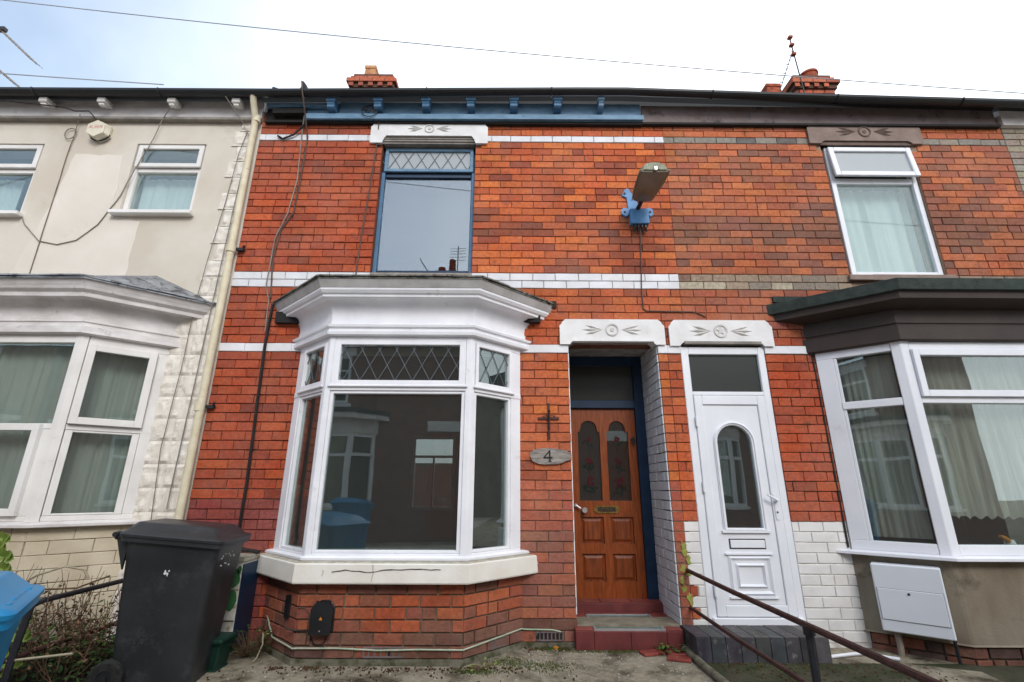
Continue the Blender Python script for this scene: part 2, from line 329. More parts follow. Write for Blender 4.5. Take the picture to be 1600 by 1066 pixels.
M['bracket'] = mat('light_blue_bracket', lin('5b8ab8'), lin('4a78a4'), scale=8, rough=.5)
M['alarm'] = mat('cream_alarm_box', lin('d6cfbd'), lin('c6bda8'), scale=8, rough=.5)
M['alarm_red'] = mat('faded_red_print', lin('bf8078'), lin('cc9a92'), scale=30, rough=.6)
M['leaf'] = mat('leaf_green', (.10, .19, .03), (.05, .10, .02), scale=12, rough=.5)
M['leaf_yellow'] = mat('leaf_pale_green', (.25, .33, .07), (.14, .22, .04), scale=10, rough=.5)
M['leaf_dark'] = mat('leaf_dark', (.035, .07, .018), (.02, .045, .012), scale=12, rough=.6)
M['dry'] = mat('dry_brown_leaf', lin('5c4436'), lin('7a604a'), scale=12, rough=.9)
M['twig'] = mat('bare_twig', lin('6b5440'), lin('4e3c2d'), scale=15, rough=.9)
M['twig_pale'] = mat('pale_bare_twig', lin('a39a84'), lin('857b66'), scale=15, rough=.9)
M['soil'] = mat('dark_soil', lin('32291f'), lin('1f1a13'), scale=14, rough=1, bump=1, bscale=40)
M['moss'] = mat('moss', (.10, .13, .03), (.05, .08, .02), scale=20, rough=1)
M['flake'] = mat('paint_flake', lin('c8c4ba'), lin('9a958a'), scale=30, rough=.8)
M['litter'] = mat('leaf_litter', lin('5a3f28'), lin('3a2a1c'), scale=30, rough=.95)
M['orange_leaf'] = mat('fallen_orange_leaf', lin('d98a26'), lin('b06a1c'), scale=30, rough=.8)
M['glass'] = glass('glass', (.84, .89, .87), .10, body=(.42, .47, .47), bfac=.032)
M['glass_rear'] = glass('glass_rear', (.62, .64, .64), .04, body=(.5, .5, .5), bfac=.25)
M['glass_up'] = glass('glass_upper', (.85, .9, .9), .15)
M['glass_frosted'] = glass('glass_frosted', (.3, .3, .3), .03, rough=.22, body=(.05, .055, .05), bfac=.8)
M['glass_frosted_up'] = glass('glass_frosted', (.7, .7, .7), .04, rough=.3, body=(.36, .38, .40), bfac=.85)
M['green_paint'] = mat('green_wall_paint', lin('3c6b40'), lin('2f5a35'), scale=9, rough=.7)
M['stub_white'] = mat('flaking_white_paint', lin('c8c5bb'), lin('a9a393'), scale=7, rough=.8, bump=.3, bscale=50, dirt=lin('584f42'), dscale=8, dlo=.58, dhi=.7)
M['moss_paint'] = mat('peeling_green_paint', lin('9aa052'), lin('7b8a3e'), scale=18, rough=.8, bump=.4, bscale=60, dirt=lin('a0583c'), dscale=26, dlo=.5, dhi=.56)
M['sill_stain'] = mat('rusty_run_stain', lin('b9a184'), lin('cdbfa8'), scale=30, rough=.8)
M['wire_grey'] = mat('pale_grey_wire', lin('a9adb3'), lin('9ba0a6'), rough=.6)
M['red_bits'] = mat('stained_glass_red', lin('48171b'), lin('331014'), scale=20, rough=.3)
M['green_bits'] = mat('stained_glass_green', lin('1d2b25'), lin('15201b'), scale=20, rough=.3)
M['opp_brick'] = None

# ================================================================== ground
g = MB()
g.quad((-60, -60, -.035), (60, -60, -.035), (60, 60, -.035), (-60, 60, -.035))
ground = g.build('ground', M['concrete']); tag(ground, 'stained old concrete yard in front of the houses', kind='structure')

# ================================================================== bricks
CO, PT = .083, .2254
OR1, OR2, OR3 = lin('d0682f'), lin('c05a30'), lin('c8662e')
def vary(c, a=.09):
    k = 1 + U(-a, a); return (c[0] * k, c[1] * k * (1 + U(-.08, .08)), c[2] * k * (1 + U(-.1, .1)))
def greyvary(h, a=.03):
    c = lin(h); k = 1 + U(-a, a); j = U(-.01, .01); return (c[0]*k*(1+j), c[1]*k, c[2]*k*(1-j))
def soft(c, k=.0):
    g = c[0]*.3 + c[1]*.6 + c[2]*.1; return (c[0]*1.0, c[1]*1.0, c[2]*.86)
def pickm(*opts): return vary(lin(random.choices([c for _, c in opts], [w for w, _ in opts])[0]))
def pick(*opts):
    t = sum(w for w, _ in opts) * R()
    for w, c in opts:
        t -= w
        if t <= 0: return soft(vary(lin(c)))
    return soft(vary(lin(opts[-1][1])))
def brick_colour(x, z, row):
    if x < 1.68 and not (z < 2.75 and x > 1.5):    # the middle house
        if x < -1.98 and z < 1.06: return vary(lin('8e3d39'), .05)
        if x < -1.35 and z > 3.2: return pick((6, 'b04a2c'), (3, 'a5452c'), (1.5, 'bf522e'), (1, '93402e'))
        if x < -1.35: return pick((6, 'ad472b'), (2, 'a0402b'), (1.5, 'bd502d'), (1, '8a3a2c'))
        if z > 3.2:
            if row in (44, 45, 46): return pick((3, 'b85733'), (3, '964a35'), (1.2, '834437'), (1, 'cb6438'))
            if row > 58: return pick((3, 'cb6239'), (2, 'c05a38'))
            return pick((4.5, 'ca6036'), (3, 'ba5433'), (2.4, 'd86f3b'), (1.6, '984835'))
        if z < .80: return pickm((4, '9c5c4c'), (3, 'a65d45'), (2, '8d5145'), (1, 'ac563d'))
        if z < 1.2: return pickm((5, 'b65c43'), (3, 'ad5641'), (1, 'a5503e'))
        return pick((5, 'c05c38'), (3, 'b45533'), (1, '9f4c34'), (1.5, 'c9673b'))
    if z > 3.2:
        if row in (43, 44, 45, 46): return pickm((1, 'b0613f'), (3, '8d5442'), (2, '7d4f3f'), (2, '98573f'))
        if row > 58: return pickm((4, 'c7683e'), (2, 'b95e3e'))
        return pickm((4, 'bb643f'), (3, 'a95a40'), (1.8, 'c66d40'), (1.6, '935643'), (.8, '7f4f42'))
    if z > 2.49: return pickm((3, 'a85639'), (3, '965140'), (2, 'b85e3e'))
    if x > 2.4: return pick((5, 'b44d32'), (3, 'a84831'), (1.5, 'bd5531'), (1, '984331'))
    return pick((5, 'c25a36'), (3, 'b04e33'), (1.5, 'c8623a'))
unit_cache = {}
def unit_brick(w, h, mname='brick', var=0, d=.016, bev=.0035):
    key = (round(w, 3), round(h, 3), mname, var)
    if key in unit_cache: return unit_cache[key]
    me = bpy.data.meshes.new('brick'); bm = bmesh.new()
    rnd = random.Random(hash(key) & 0xffff)
    j = lambda a: rnd.uniform(-a, a)
    back = [(-w/2, 0, -h/2), (w/2, 0, -h/2), (w/2, 0, h/2), (-w/2, 0, h/2)]
    q = [(x + j(.0014), 0, z + j(.0016)) for x, _, z in back]
    vb = [bm.verts.new((x, .012, z)) for x, _, z in q]
    vm = [bm.verts.new((x, -d + bev + .012, z)) for x, _, z in q]
    vf = [bm.verts.new((x - math.copysign(bev, x), -d + .012 + j(.0008), z - math.copysign(bev, z))) for x, _, z in q]
    for a, b in ((vb, vm), (vm, vf)):
        for i in range(4): bm.faces.new((a[i], a[(i+1) % 4], b[(i+1) % 4], b[i]))
    bm.faces.new(vf); bm.faces.new(vb[::-1]); bmesh.ops.recalc_face_normals(bm, faces=bm.faces)
    bm.to_mesh(me); bm.free()
    ca = me.color_attributes.new('col', 'FLOAT_COLOR', 'CORNER'); ca.data.foreach_set('color', [1.0] * (4 * len(me.loops)))
    me.materials.append(M[mname]); unit_cache[key] = me; return me
def put_brick(parent, fm, ang, s0, s1, z0, z1, d, colr, name='brick', mname='brick'):
    w = round((s1 - s0) / .004) * .004; h = z1 - z0
    me = unit_brick(w, h, mname, random.randint(0, 2))
    o = bpy.data.objects.new(name, me); COL.objects.link(o); o.parent = parent
    org = Vector(parent['_org']); p = Vector(fm((s0 + s1) / 2, (z0 + z1) / 2, d + U(-.0012, .0012)))
    o.location = p - org; o.rotation_euler = (U(-.006, .006), U(-.004, .004), ang + U(-.006, .006)); o.color = c4(colr)
    return o
def mass_brick(mb, fm, s0, s1, z0, z1, d, colr):
    mb.cc = colr; d += U(-.0015, .0015); b = .003; t0, t1 = U(-.0015, .0015), U(-.0015, .0015)
    p = [(s0, z0 + t0, d - .014), (s1, z0 + t1, d - .014), (s1, z1 + t1, d - .014), (s0, z1 + t0, d - .014),
         (s0 + b, z0 + b + t0, d), (s1 - b, z0 + b + t1, d), (s1 - b, z1 - b + t1, d), (s0 + b, z1 - b + t0, d)]
    mb.add([fm(*q) for q in p], [(4, 5, 6, 7), (0, 1, 5, 4), (1, 2, 6, 5), (2, 3, 7, 6), (3, 0, 4, 7)])
def row_pieces(a, b, row, joint=.0055, off=None, pitch=PT, header=.10, jit=.012):
    o = (row % 2) * pitch / 2 if off is None else off
    k = math.floor((a - o) / pitch); cuts = []
    x = o + k * pitch
    while x < b + pitch:
        cuts.append(x + U(-jit, jit))
        if R() < header: cuts.append(x + pitch * .5 + U(-.01, .01))
        x += pitch
    cuts = sorted(c for c in cuts if a + .055 < c < b - .055)
    cuts = [a] + cuts + [b]
    return [(cuts[i] + (joint/2 if i else 0), cuts[i+1] - (joint/2 if i < len(cuts)-2 else 0)) for i in range(len(cuts)-1)]
def intervals(a, b, z0, z1, holes):
    iv = [(a, b)]
    for hx0, hx1, hz0, hz1 in holes:
        if z1 <= hz0 + .012 or z0 >= hz1 - .012: continue
        nv = []
        for p, q in iv:
            if hx1 <= p or hx0 >= q: nv.append((p, q)); continue
            if hx0 > p + .02: nv.append((p, hx0))
            if hx1 < q - .02: nv.append((hx1, q))
        iv = nv
    return iv
def px_area(fm, s0, s1, z0, z1, d):
    a = project(fm(s0, z0, d)); b = project(fm(s1, z1, d)); c = project(fm((s0+s1)/2, (z0+z1)/2, d))
    if not (0 < c[0] < 1600 and 0 < c[1] < 1066): return 0
    return abs(a[0] - b[0]) * abs(a[1] - b[1])

def wall_mortar(x0, x1, z0, z1, holes, colf, name, parent, mats, depth=.26, cx=(), cz=(), yf=.010):
    xs = sorted(set([x0, x1] + [v for h in holes for v in h[:2] if x0 < v < x1] + [v for v in cx if x0 < v < x1]))
    zs = sorted(set([z0, z1] + [v for h in holes for v in h[2:] if z0 < v < z1] + [v for v in cz if z0 < v < z1]))
    mb = MB(); ins = lambda x, z: any(h[0] < x < h[1] and h[2] < z < h[3] for h in holes)
    for i in range(len(xs)-1):
        for j in range(len(zs)-1):
            a, b, c, d = xs[i], xs[i+1], zs[j], zs[j+1]; mxx, mz = (a+b)/2, (c+d)/2
            if ins(mxx, mz): continue
            mb.cc = colf(mxx, mz)
            mb.quad((a, yf, c), (b, yf, c), (b, yf, d), (a, yf, d)); mb.quad((a, yf+depth, c), (a, yf+depth, d), (b, yf+depth, d), (b, yf+depth, c))
            for (A, B, ni) in (((a, c), (a, d), (xs[i-1] + 1e-4 if i else None, mz)), ((b, c), (b, d), (xs[i+1] + 1e-4 if i < len(xs)-2 else None, mz)),
                               ((a, c), (b, c), (mxx, zs[j-1] + 1e-4 if j else None)), ((a, d), (b, d), (mxx, zs[j+1] + 1e-4 if j < len(zs)-2 else None))):
                edge = None in ni
                if edge or ins(*ni): mb.quad((A[0], yf, A[1]), (B[0], yf, B[1]), (B[0], yf+depth, B[1]), (A[0], yf+depth, A[1]))
    return mb.build(name, mats, parent)

# ================================================================== windows and bays
def rect_frame(mb, fm, s0, s1, z0, z1, w, d0, d1, wb=None, wt=None):
    wb = w if wb is None else wb; wt = w if wt is None else wt
    mb.fbox(fm, s0, s0+w, z0, z1, d0, d1); mb.fbox(fm, s1-w, s1, z0, z1, d0, d1)
    if wb: mb.fbox(fm, s0+w, s1-w, z0, z0+wb, d0, d1)
    if wt: mb.fbox(fm, s0+w, s1-w, z1-wt, z1, d0, d1)
def pane(parent, fm, s0, s1, z0, z1, d, m='glass'):
    mb = MB(); mb.fbox(fm, s0, s1, z0, z1, d-.006, d); return mb.build('pane', M[m], parent)
def lattice(parent, fm, s0, s1, z0, z1, d, px=.105, pz=.165, w=.006, shift=0.0):
    mb = MB()
    def seg(a, b):
        a = Vector(a); b = Vector(b); t = (b-a)
        if t.length < .01: return
        n = Vector((-t.y, t.x)).normalized() * w/2
        mb.fprism(fm, [tuple(a-n), tuple(b-n), tuple(b+n), tuple(a+n)], d, d+.004 + (.0012 if t.x*t.y > 0 else 0))
    k = pz / px; H = z1 - z0; n = int((s1-s0)/px + H/pz) + 3
    for i in range(-n, n*2):
        for sg in (1, -1):
            xs = s0 + i*px + shift            # x at z0
            xe = xs + sg*H/k
            a, b = (xs, z0), (xe, z1)
            # clip in s
            def cl(a, b, lim, hi):
                if (a[0] > lim) == hi and (b[0] > lim) == hi and a[0] != lim: return None
                if (a[0] > lim) == hi: t = (lim-a[0])/(b[0]-a[0]); return ((lim, a[1]+(b[1]-a[1])*t), b)
                if (b[0] > lim) == hi: t = (lim-a[0])/(b[0]-a[0]); return (a, (lim, a[1]+(b[1]-a[1])*t))
                return (a, b)
            r = cl(a, b, s0, False)
            if r: r = cl(r[0], r[1], s1, True)
            if r: seg(*r)
    return mb.build('lead_lattice', M['lead_came'], parent)
def curtain(fm, s0, s1, z0, z1, d, m, label, amp=.02, waves=9, cat='curtain', group=None, loc=None, hem=None):
    mb = MB(); n = int(waves * 8); ph = U(0, 6)
    row = []
    for i in range(n+1):
        t = i/n; s = s0 + (s1-s0)*t
        o = math.sin(t*waves*2*PI + ph + 1.6*math.sin(t*9+ph*2) + .9*math.sin(t*23+ph))*amp*(.55+.45*math.sin(t*13+ph)) + math.sin(t*waves*5.3+1.3*math.sin(t*31))*amp*.35
        zz = z0 + (hem(t) if hem else 0)
        row.append((s, o, zz))
    vs = []; th = .004
    for s, o, zz in row: vs += [fm(s, zz, d+o), fm(s, z1, d+o*.6), fm(s, z1, d+o*.6-th), fm(s, zz, d+o-th)]
    fs = []
    for i in range(n):
        a, b = 4*i, 4*i+4
        for k in range(4): fs.append((a+k, a+(k+1) % 4, b+(k+1) % 4, b+k))
    fs += [(0, 1, 2, 3), (4*n, 4*n+1, 4*n+2, 4*n+3)]
    mb.add(vs, fs); o = mb.build('curtain', M[m], None, origin=fm((s0+s1)/2, z0, d), smooth=True)
    return tag(o, label, cat, group)
def room(x0, x1, y0, y1, z0, z1, parent, m='interior', hole=None, name='room'):
    """an open-fronted room behind a window: walls, floor, ceiling as thin slabs"""
    mb = MB(); t = .06
    mb.box(x0-t, x0, y0, y1+t, z0, z1); mb.box(x1, x1+t, y0, y1+t, z0, z1)
    mb.box(x0-t, x1+t, y0, y1+t, z1, z1+t)
    mb.cm = 1; mb.box(x0-t, x1+t, y0, y1+t, z0-t, z0); mb.cm = 0
    if hole:
        a, b, c, d = hole
        mb.box(x0, a, y1, y1+t, z0, z1); mb.box(b, x1, y1, y1+t, z0, z1); mb.box(a, b, y1, y1+t, z0, c); mb.box(a, b, y1, y1+t, d, z1)
    else: mb.box(x0, x1, y1, y1+t, z0, z1)
    return mb.build(name, [M[m], M['carpet']], parent)

def bay_bricks(bay, poly, z0, rows, colf, mortc, mname='brick', course=CO, pitch=PT, joint=.010):
    pm = MB(); pm.cc = mortc
    pm.prism(offset_poly(poly, -.010), z0, z0 + rows*course); pm.build('base_wall', M['mortar'], bay)
    for k in range(3):
        fm = fmap(poly[k], poly[k+1])
        for r in range(rows):
            a, b = 0.001, fm.len - .001
            a += (.005 if (r+k) % 2 else 0); b -= (0 if (r+k) % 2 else .005)
            for s0, s1 in row_pieces(a, b, r, joint, header=.12, pitch=pitch):
                c = fm((s0+s1)/2, 0, 0)
                put_brick(bay, fm, fm.ang, s0, s1, z0 + r*course + joint/2, z0 + (r+1)*course - joint/2, .003, colf(c[0], z0 + r*course, r), mname=mname)

def slates(bay, poly, d, z, ridge, m='slate', n_w=.17, thick=.014):
    """hipped bay roof: solid deck plus a course of loose slates along the eaves"""
    e = offset_poly(poly, d); r = ridge
    mb = MB(); vs = [(x, y, z) for x, y in e] + [(r[0], .03, z), (r[1], .03, z)] + [(x, y, z+.012) for x, y in e] + [(r[0], .03, r[2]), (r[1], .03, r[2])]
    mb.add(vs, [(0, 1, 2, 3), (6, 10, 7), (7, 10, 11, 8), (8, 11, 9), (0, 6, 7, 1), (1, 7, 8, 2), (2, 8, 9, 3), (0, 3, 9, 11, 10, 6)])
    mb.build('bay_roof', M[m], bay)
    for k in range(3):
        A, B = Vector(e[k]), Vector(e[k+1]); L = (B-A).length; t = (B-A)/L; nn = Vector((t.y, -t.x)); s = 0
        while s < L - .03:
            w = min(U(n_w*.7, n_w*1.2), L - s); sl = MB()
            o0, o1 = U(.004, .016), U(.004, .016); dz = U(0, .006)
            a = A + t*(s+.002) + nn*o0; b = A + t*(s+w-.002) + nn*o1; c = A + t*(s+w-.002) - nn*.09; dd = A + t*(s+.002) - nn*.09
            zt = z + .014 + dz
            pts = [(a.x, a.y, zt), (b.x, b.y, zt + U(-.003, .003)), (c.x, c.y, zt+.028), (dd.x, dd.y, zt+.028)]
            sl.add(pts + [(p[0], p[1], p[2]+thick) for p in pts], [(0, 1, 2, 3), (4, 7, 6, 5), (0, 4, 5, 1), (1, 5, 6, 2), (2, 6, 7, 3), (3, 7, 4, 0)])
            sl.build('slate', M[m], bay, jitter=.0015); s += w

def cylinder_carving(parent, fm, x, z, d, sc, m, star=False):
    mb = MB()
    n = 20; o = [(x+math.cos(2*PI*i/n)*.062*sc, z+math.sin(2*PI*i/n)*.062*sc) for i in range(n)]; i_ = [(x+math.cos(2*PI*i/n)*.048*sc, z+math.sin(2*PI*i/n)*.048*sc) for i in range(n)]
    mb.ring(fm, o, i_, d-.004, d+.008)
    if star:
        st = [(x+math.cos(PI/2+PI*i/5)*(.040 if i % 2 == 0 else .018)*sc, z+math.sin(PI/2+PI*i/5)*(.040 if i % 2 == 0 else .018)*sc) for i in range(10)]
        mb.fprism(fm, st, d-.004, d+.006)
    else:
        mb.fprism(fm, [(x+math.cos(2*PI*i/10)*.02*sc, z+math.sin(2*PI*i/10)*.02*sc) for i in range(10)], d-.004, d+.006)
    for sg in (-1, 1):
        for a, L in ((-.34, .19), (0, .215), (.34, .19)):
            bx, bz = x + sg*.085*sc, z
            tx, tz = bx + sg*math.cos(a)*L*sc*.95, bz + math.sin(a)*L*sc*.72
            mxx, mz = bx + (tx-bx)*.62, bz + (tz-bz)*.62; nx, nz = -(tz-bz), (tx-bx); l = math.hypot(nx, nz); nx, nz = nx/l*.018*sc, nz/l*.018*sc
            P = [fm(bx, bz, d), fm(mxx+nx, mz+nz, d), fm(tx, tz, d), fm(mxx-nx, mz-nz, d), fm(mxx, mz, d+.014)]
            mb.add(P, [(0, 1, 4), (1, 2, 4), (2, 3, 4), (3, 0, 4), (0, 3, 2, 1)])
    return mb.build('carving', M[m], parent)
def lintel(parent, x0, x1, zb, zt, ear, rise, m='lintel_white', cm='carve', d=.03, chamf=.05, z_in=None, star=False):
    # white carved head: ears at each end, shallow arch cut beneath, notched shoulders
    P = [(x0, zb), (x0+ear, zb), (x0+ear+.015, zb+rise*.5), (x0+ear+.045, zb+rise), (x1-ear-.045, zb+rise), (x1-ear-.015, zb+rise*.5), (x1-ear, zb), (x1, zb),
         (x1, zt-chamf*1.25), (x1-chamf*.35, zt-chamf*.95), (x1-chamf*.55, zt-chamf*.5), (x1-chamf*1.1, zt), (x0+chamf*1.1, zt), (x0+chamf*.55, zt-chamf*.5), (x0+chamf*.35, zt-chamf*.95), (x0, zt-chamf*1.25)]
    mb = MB(); mb.fprism(FW, P, -.1, d); o = mb.build('lintel', M[m], parent, bevel=.004)
    cylinder_carving(o, FW, (x0+x1)/2, (zb+rise+zt)/2, d, (zt-zb-rise)/.20, cm, star)
    return o

# ================================================================== the three visible houses
# ---- middle house -------------------------------------------------
h4 = thing('terraced_house', 'red brick terraced house with blue eaves, white bay window and varnished wooden door', 'house', (-.6, .3, -.035), 'terraced houses in the row')
XL, XB, XBL = -2.765, 1.68, 1.5
holes4 = [(-1.41, -.39, 3.24, 4.79), (.555, 1.41, .12, 2.53), (-1.93, .06, .66, 2.86)]
def mort4(x, z):
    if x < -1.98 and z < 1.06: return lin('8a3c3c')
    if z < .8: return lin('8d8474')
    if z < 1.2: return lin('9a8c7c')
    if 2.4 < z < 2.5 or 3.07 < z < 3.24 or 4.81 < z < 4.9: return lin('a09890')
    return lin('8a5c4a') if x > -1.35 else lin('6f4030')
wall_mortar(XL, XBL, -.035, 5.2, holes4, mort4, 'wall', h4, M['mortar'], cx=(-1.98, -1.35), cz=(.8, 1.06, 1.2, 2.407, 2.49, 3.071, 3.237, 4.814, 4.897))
wall_mortar(XBL, XB, 2.75, 5.2, [], mort4, 'wall', h4, M['mortar'], cz=(3.071, 3.237, 4.814, 4.897))
# ---- right house ---------------------------------------------------
h6 = thing('terraced_house', 'natural red brick terraced house with brown bay roof and white plastic front door', 'house', (3.4, .3, -.035), 'terraced houses in the row')
XR = 5.47
holes6 = [(3.41, 4.40, 3.22, 4.80), (1.625, 2.43, .10, 2.50), (2.93, 4.75, .66, 2.80)]
def mort6(x, z):
    if z < .93 and x > 1.54: return lin('e4e2de')
    if z > 2.75: return lin('9c8672')
    return lin('80604e')
wall_mortar(XBL, XR, -.035, 2.75, holes6, mort6, 'wall', h6, M['mortar'], cx=(1.54,), cz=(.93,))
wall_mortar(XB, XR, 2.75, 5.2, holes6, mort6, 'wall', h6, M['mortar'])
# hidden behind bay roofs / lintels: no bricks there
skip4 = [(-1.41, -.39, 3.0, 4.79), (-1.48, -.33, 4.75, 5.0), (.555, 1.41, -.1, 2.55), (.55, 1.41, 2.5, 2.70), (-1.93, .06, -.1, 2.98)]
skip6 = [(3.41, 4.40, 3.0, 4.82), (3.36, 4.47, 4.80, 5.03), (1.625, 2.43, -.1, 2.50), (1.60, 2.44, 2.48, 2.70), (2.90, 6, -.1, 2.90)]
pieces4, pieces6 = [], []
for row in range(62):
    z0, z1 = row*CO, (row+1)*CO; j = .0070
    xb = XB if row >= 33 else XBL
    if row == 29:                                  # long white painted stones, no visible joints
        for h, P, a, b in ((skip4, pieces4, XL, XBL), (skip6, pieces6, XBL, 2.885)):
            for p, q in intervals(a, b, z0, z1, h):
                for s0, s1 in row_pieces(p, q, row, .004, pitch=.46 if q - p > .6 else 2, header=0): P.append((s0, s1, z0+.002, z1-.002, greyvary('dcdce0', .02), 'white_stone', 'band', .006))
        continue
    # right-hand edge of middle house's paint
    for h, P, a, b, mid in ((skip4, pieces4, XL, xb, 1), (skip6, pieces6, xb, XR, 0)):
        if not mid and row in (37,): pass
        for p, q in intervals(a, b, z0, z1, h):
            off = None; jo = .0055
            for s0, s1 in row_pieces(p, q, row, jo, header=0 if row in (37, 38, 58) else .07):
                xm = (s0+s1)/2; nm, mt, dd = 'brick', 'brick', .0
                if mid and row in (37, 38, 58):
                    cc = greyvary('d6d6da', .03); nm, mt, dd = 'white_brick', 'band', .002
                elif not mid and row == 58: cc = greyvary(random.choice(('8b8680', '8b8680', '77746f', '9c8f84', '5f6064')))
                elif not mid and row == 38: cc = greyvary(random.choice(('9c8675', '9c8675', '86776c', '8a6a5c')))
                elif not mid and row == 37: cc = greyvary(random.choice(('b9ab98', 'b9ab98', '8b8075', 'a8927f')))
                elif row < 11 and ((not mid and xm > 1.54)): cc = greyvary('dcdad8', .02); nm, mt, dd = 'painted_brick', 'band', -.006
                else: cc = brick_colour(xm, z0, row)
                if mid and row == 1 and .15 < xm < .5: cc = vary(lin('6b4238'), .1)
                P.append((s0, s1, z0+j/2, z1-j/2, cc, nm, mt, dd))
def emit_pieces(P, house):
    P.sort(key=lambda t: -px_area(FW, t[0], t[1], t[2], t[3], 0))
    cnt = {}
    mass = {}
    for s0, s1, z0, z1, cc, nm, mt, dd in P:
        cnt[nm] = cnt.get(nm, 0) + 1
        if cnt[nm] <= 295 and px_area(FW, s0, s1, z0, z1, 0) > 0: put_brick(house, FW, 0, s0, s1, z0, z1, dd, cc, nm, mt)
        else: mass_brick(mass.setdefault(mt, MB()), FW, s0, s1, z0, z1, dd, cc)
    for mt, mb in mass.items():
        tag(mb.build('brickwork', M[mt], house), kind='stuff')
emit_pieces(pieces4, h4); emit_pieces(pieces6, h6)

# plinth strip
pb = MB(); pb.box(.06, .555, -.012, .01, -.035, .0); pb.build('plinth', M['plinth'], h4)
pb = MB(); pb.box(XL, -1.93, -.012, .01, -.035, .0); pb.build('plinth', M['plinth'], h4)

# air brick in the pier
def air_brick(parent, fm, s0, s1, z0, z1):
    mb = MB(); n = 7; rect_frame(mb, fm, s0, s1, z0, z1, .012, .0, .012)
    for i in range(1, n): x = s0 + (s1-s0)*i/n; mb.fbox(fm, x-.006, x+.006, z0+.012, z1-.012, .0, .010)
    o = mb.build('air_brick', M['brown_fascia'], parent, bevel=.002)
    b = MB(); b.fbox(fm, s0+.004, s1-.004, z0+.004, z1-.004, -.006, .0055); b.build('grille_void', M['soffit'], o)
air_brick(h4, FW, .22, .44, .008, .078)

# ---------------- upper window of the middle house
def sash(name, parent, mats): pass
w = MB(); D0, D1 = -.14, -.085
rect_frame(w, FW, -1.41, -.39, 3.24, 4.79, .045, D0, D1, wb=.06, wt=.02)
w.fbox(FW, -1.365, -.435, 4.40, 4.465, D0, D1-.004)
win = w.build('window', M['navy'], h4, bevel=.004)
w = MB(); rect_frame(w, FW, -1.385, -.415, 4.468, 4.768, .036, D1+.001, D1+.03); w.build('toplight_frame', M['slate_blue'], win, bevel=.003)
w = MB(); w.fbox(FW, -1.409, -1.372, 3.26, 4.465, D1+.001, D1+.014); w.fbox(FW, -.428, -.391, 3.26, 4.465, D1+.001, D1+.014); build_each(w, 'side_frame', M['blue'], win, bevel=.003)
pane(win, FW, -1.349, -.451, 4.504, 4.732, D1+.008, 'glass_frosted_up'); pane(win, FW, -1.365, -.435, 3.30, 4.40, D1-.012, 'glass_up')
lattice(win, FW, -1.349, -.451, 4.504, 4.732, D1+.009, px=.145, pz=.25, w=.008)
w = MB(); w.fbox(FW, -1.36, -.44, 4.405, 4.43, D1, D1+.012); w.build('transom_bead', M['navy'], win)
w = MB()
w.fprism(FW, [(-1.405, 4.782), (-1.41, 4.80), (-1.385, 4.875), (-.415, 4.875), (-.39, 4.80), (-.395, 4.782)], -.09, .006)
w.fbox(FW, -1.40, -.40, 4.80, 4.815, .006, .018); w.fbox(FW, -1.40, -.40, 4.835, 4.85, .006, .014)
w.build('drip_mould', M['drip'], h4, bevel=.003)
lintel(h4, -1.54, -.262, 4.778, 5.045, .125, .095)
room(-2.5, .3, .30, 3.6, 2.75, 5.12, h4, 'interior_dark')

# ---------------- doors: lintels
lintel(h4, .478, 1.478, 2.492, 2.737, .09, .04)
lintel(h6, 1.527, 2.515, 2.482, 2.735, .09, .04, star=True)
lintel(h6, 3.28, 4.53, 4.812, 5.075, .12, .035, 'lintel_brown', 'carve_brown')
# small sloped drip under the middle door lintel
w = MB(); w.fbox(FW, .60, 1.37, 2.515, 2.53, -.02, .045); w.build('drip_mould', M['lintel_white'], h4)
w = MB(); w.fbox(FW, 1.66, 2.39, 2.497, 2.522, -.02, .04); w.build('drip_mould', M['drip'], h6)
w = MB(); w.fbox(FW, 3.40, 4.41, 4.80, 4.848, -.12, .012); w.build('drip_mould', M['carve_brown'], h6)

# ---------------- recessed doorway of the middle house
rv = MB(); rv.cc = lin('d4d5d8')
rv.box(1.41, 1.47, .012, .72, -.035, 2.60)
rv.cc = lin('5a3a30'); rv.box(.495, .555, .012, .72, .10, 2.60)
rv.cc = lin('b8b4b0'); rv.box(.555, 1.41, .012, .72, 2.535, 2.60)
rv.build('porch_wall', M['mortar'], h4)
FR = lambda s, z, d: (1.41 - d, s, z)            # right cheek, s runs inwards
pm = []
mbm = MB()
for row in range(0, 31):
    for s0, s1 in row_pieces(.013, .63, row + (row % 2), .008, header=.1, off=(row % 2)*.11):
        o = put_brick(h4, lambda s, z, d: (1.41 - d, s, z), -PI/2 + PI, s0, s1, row*CO+.004, min(2.53, (row+1)*CO)-.004, .006, greyvary('dcdee2', .04), 'painted_brick', 'band')
        o.rotation_euler = (0, 0, -PI/2)
we = MB(); we.box(.549, .5575, -.003, .012, .20, 2.405); we.build('painted_edge', M['lintel_white'], h4)
for k in range(9):
    cx, cz = U(1.44, 1.51), .28 + k*.055 + U(-.02, .02); P = [(cx + math.cos(2*PI*i/9)*U(.012, .035), cz + math.sin(2*PI*i/9)*U(.018, .045)) for i in range(9)]; P = [(max(1.415, min(1.537, x)), z) for x, z in P]
    t = MB(); t.fprism(FW, P, .0, .0052 + k*.0001); t.build('green_paint_remnant', M['moss_paint'], h6 if cx > 1.5 else h4)
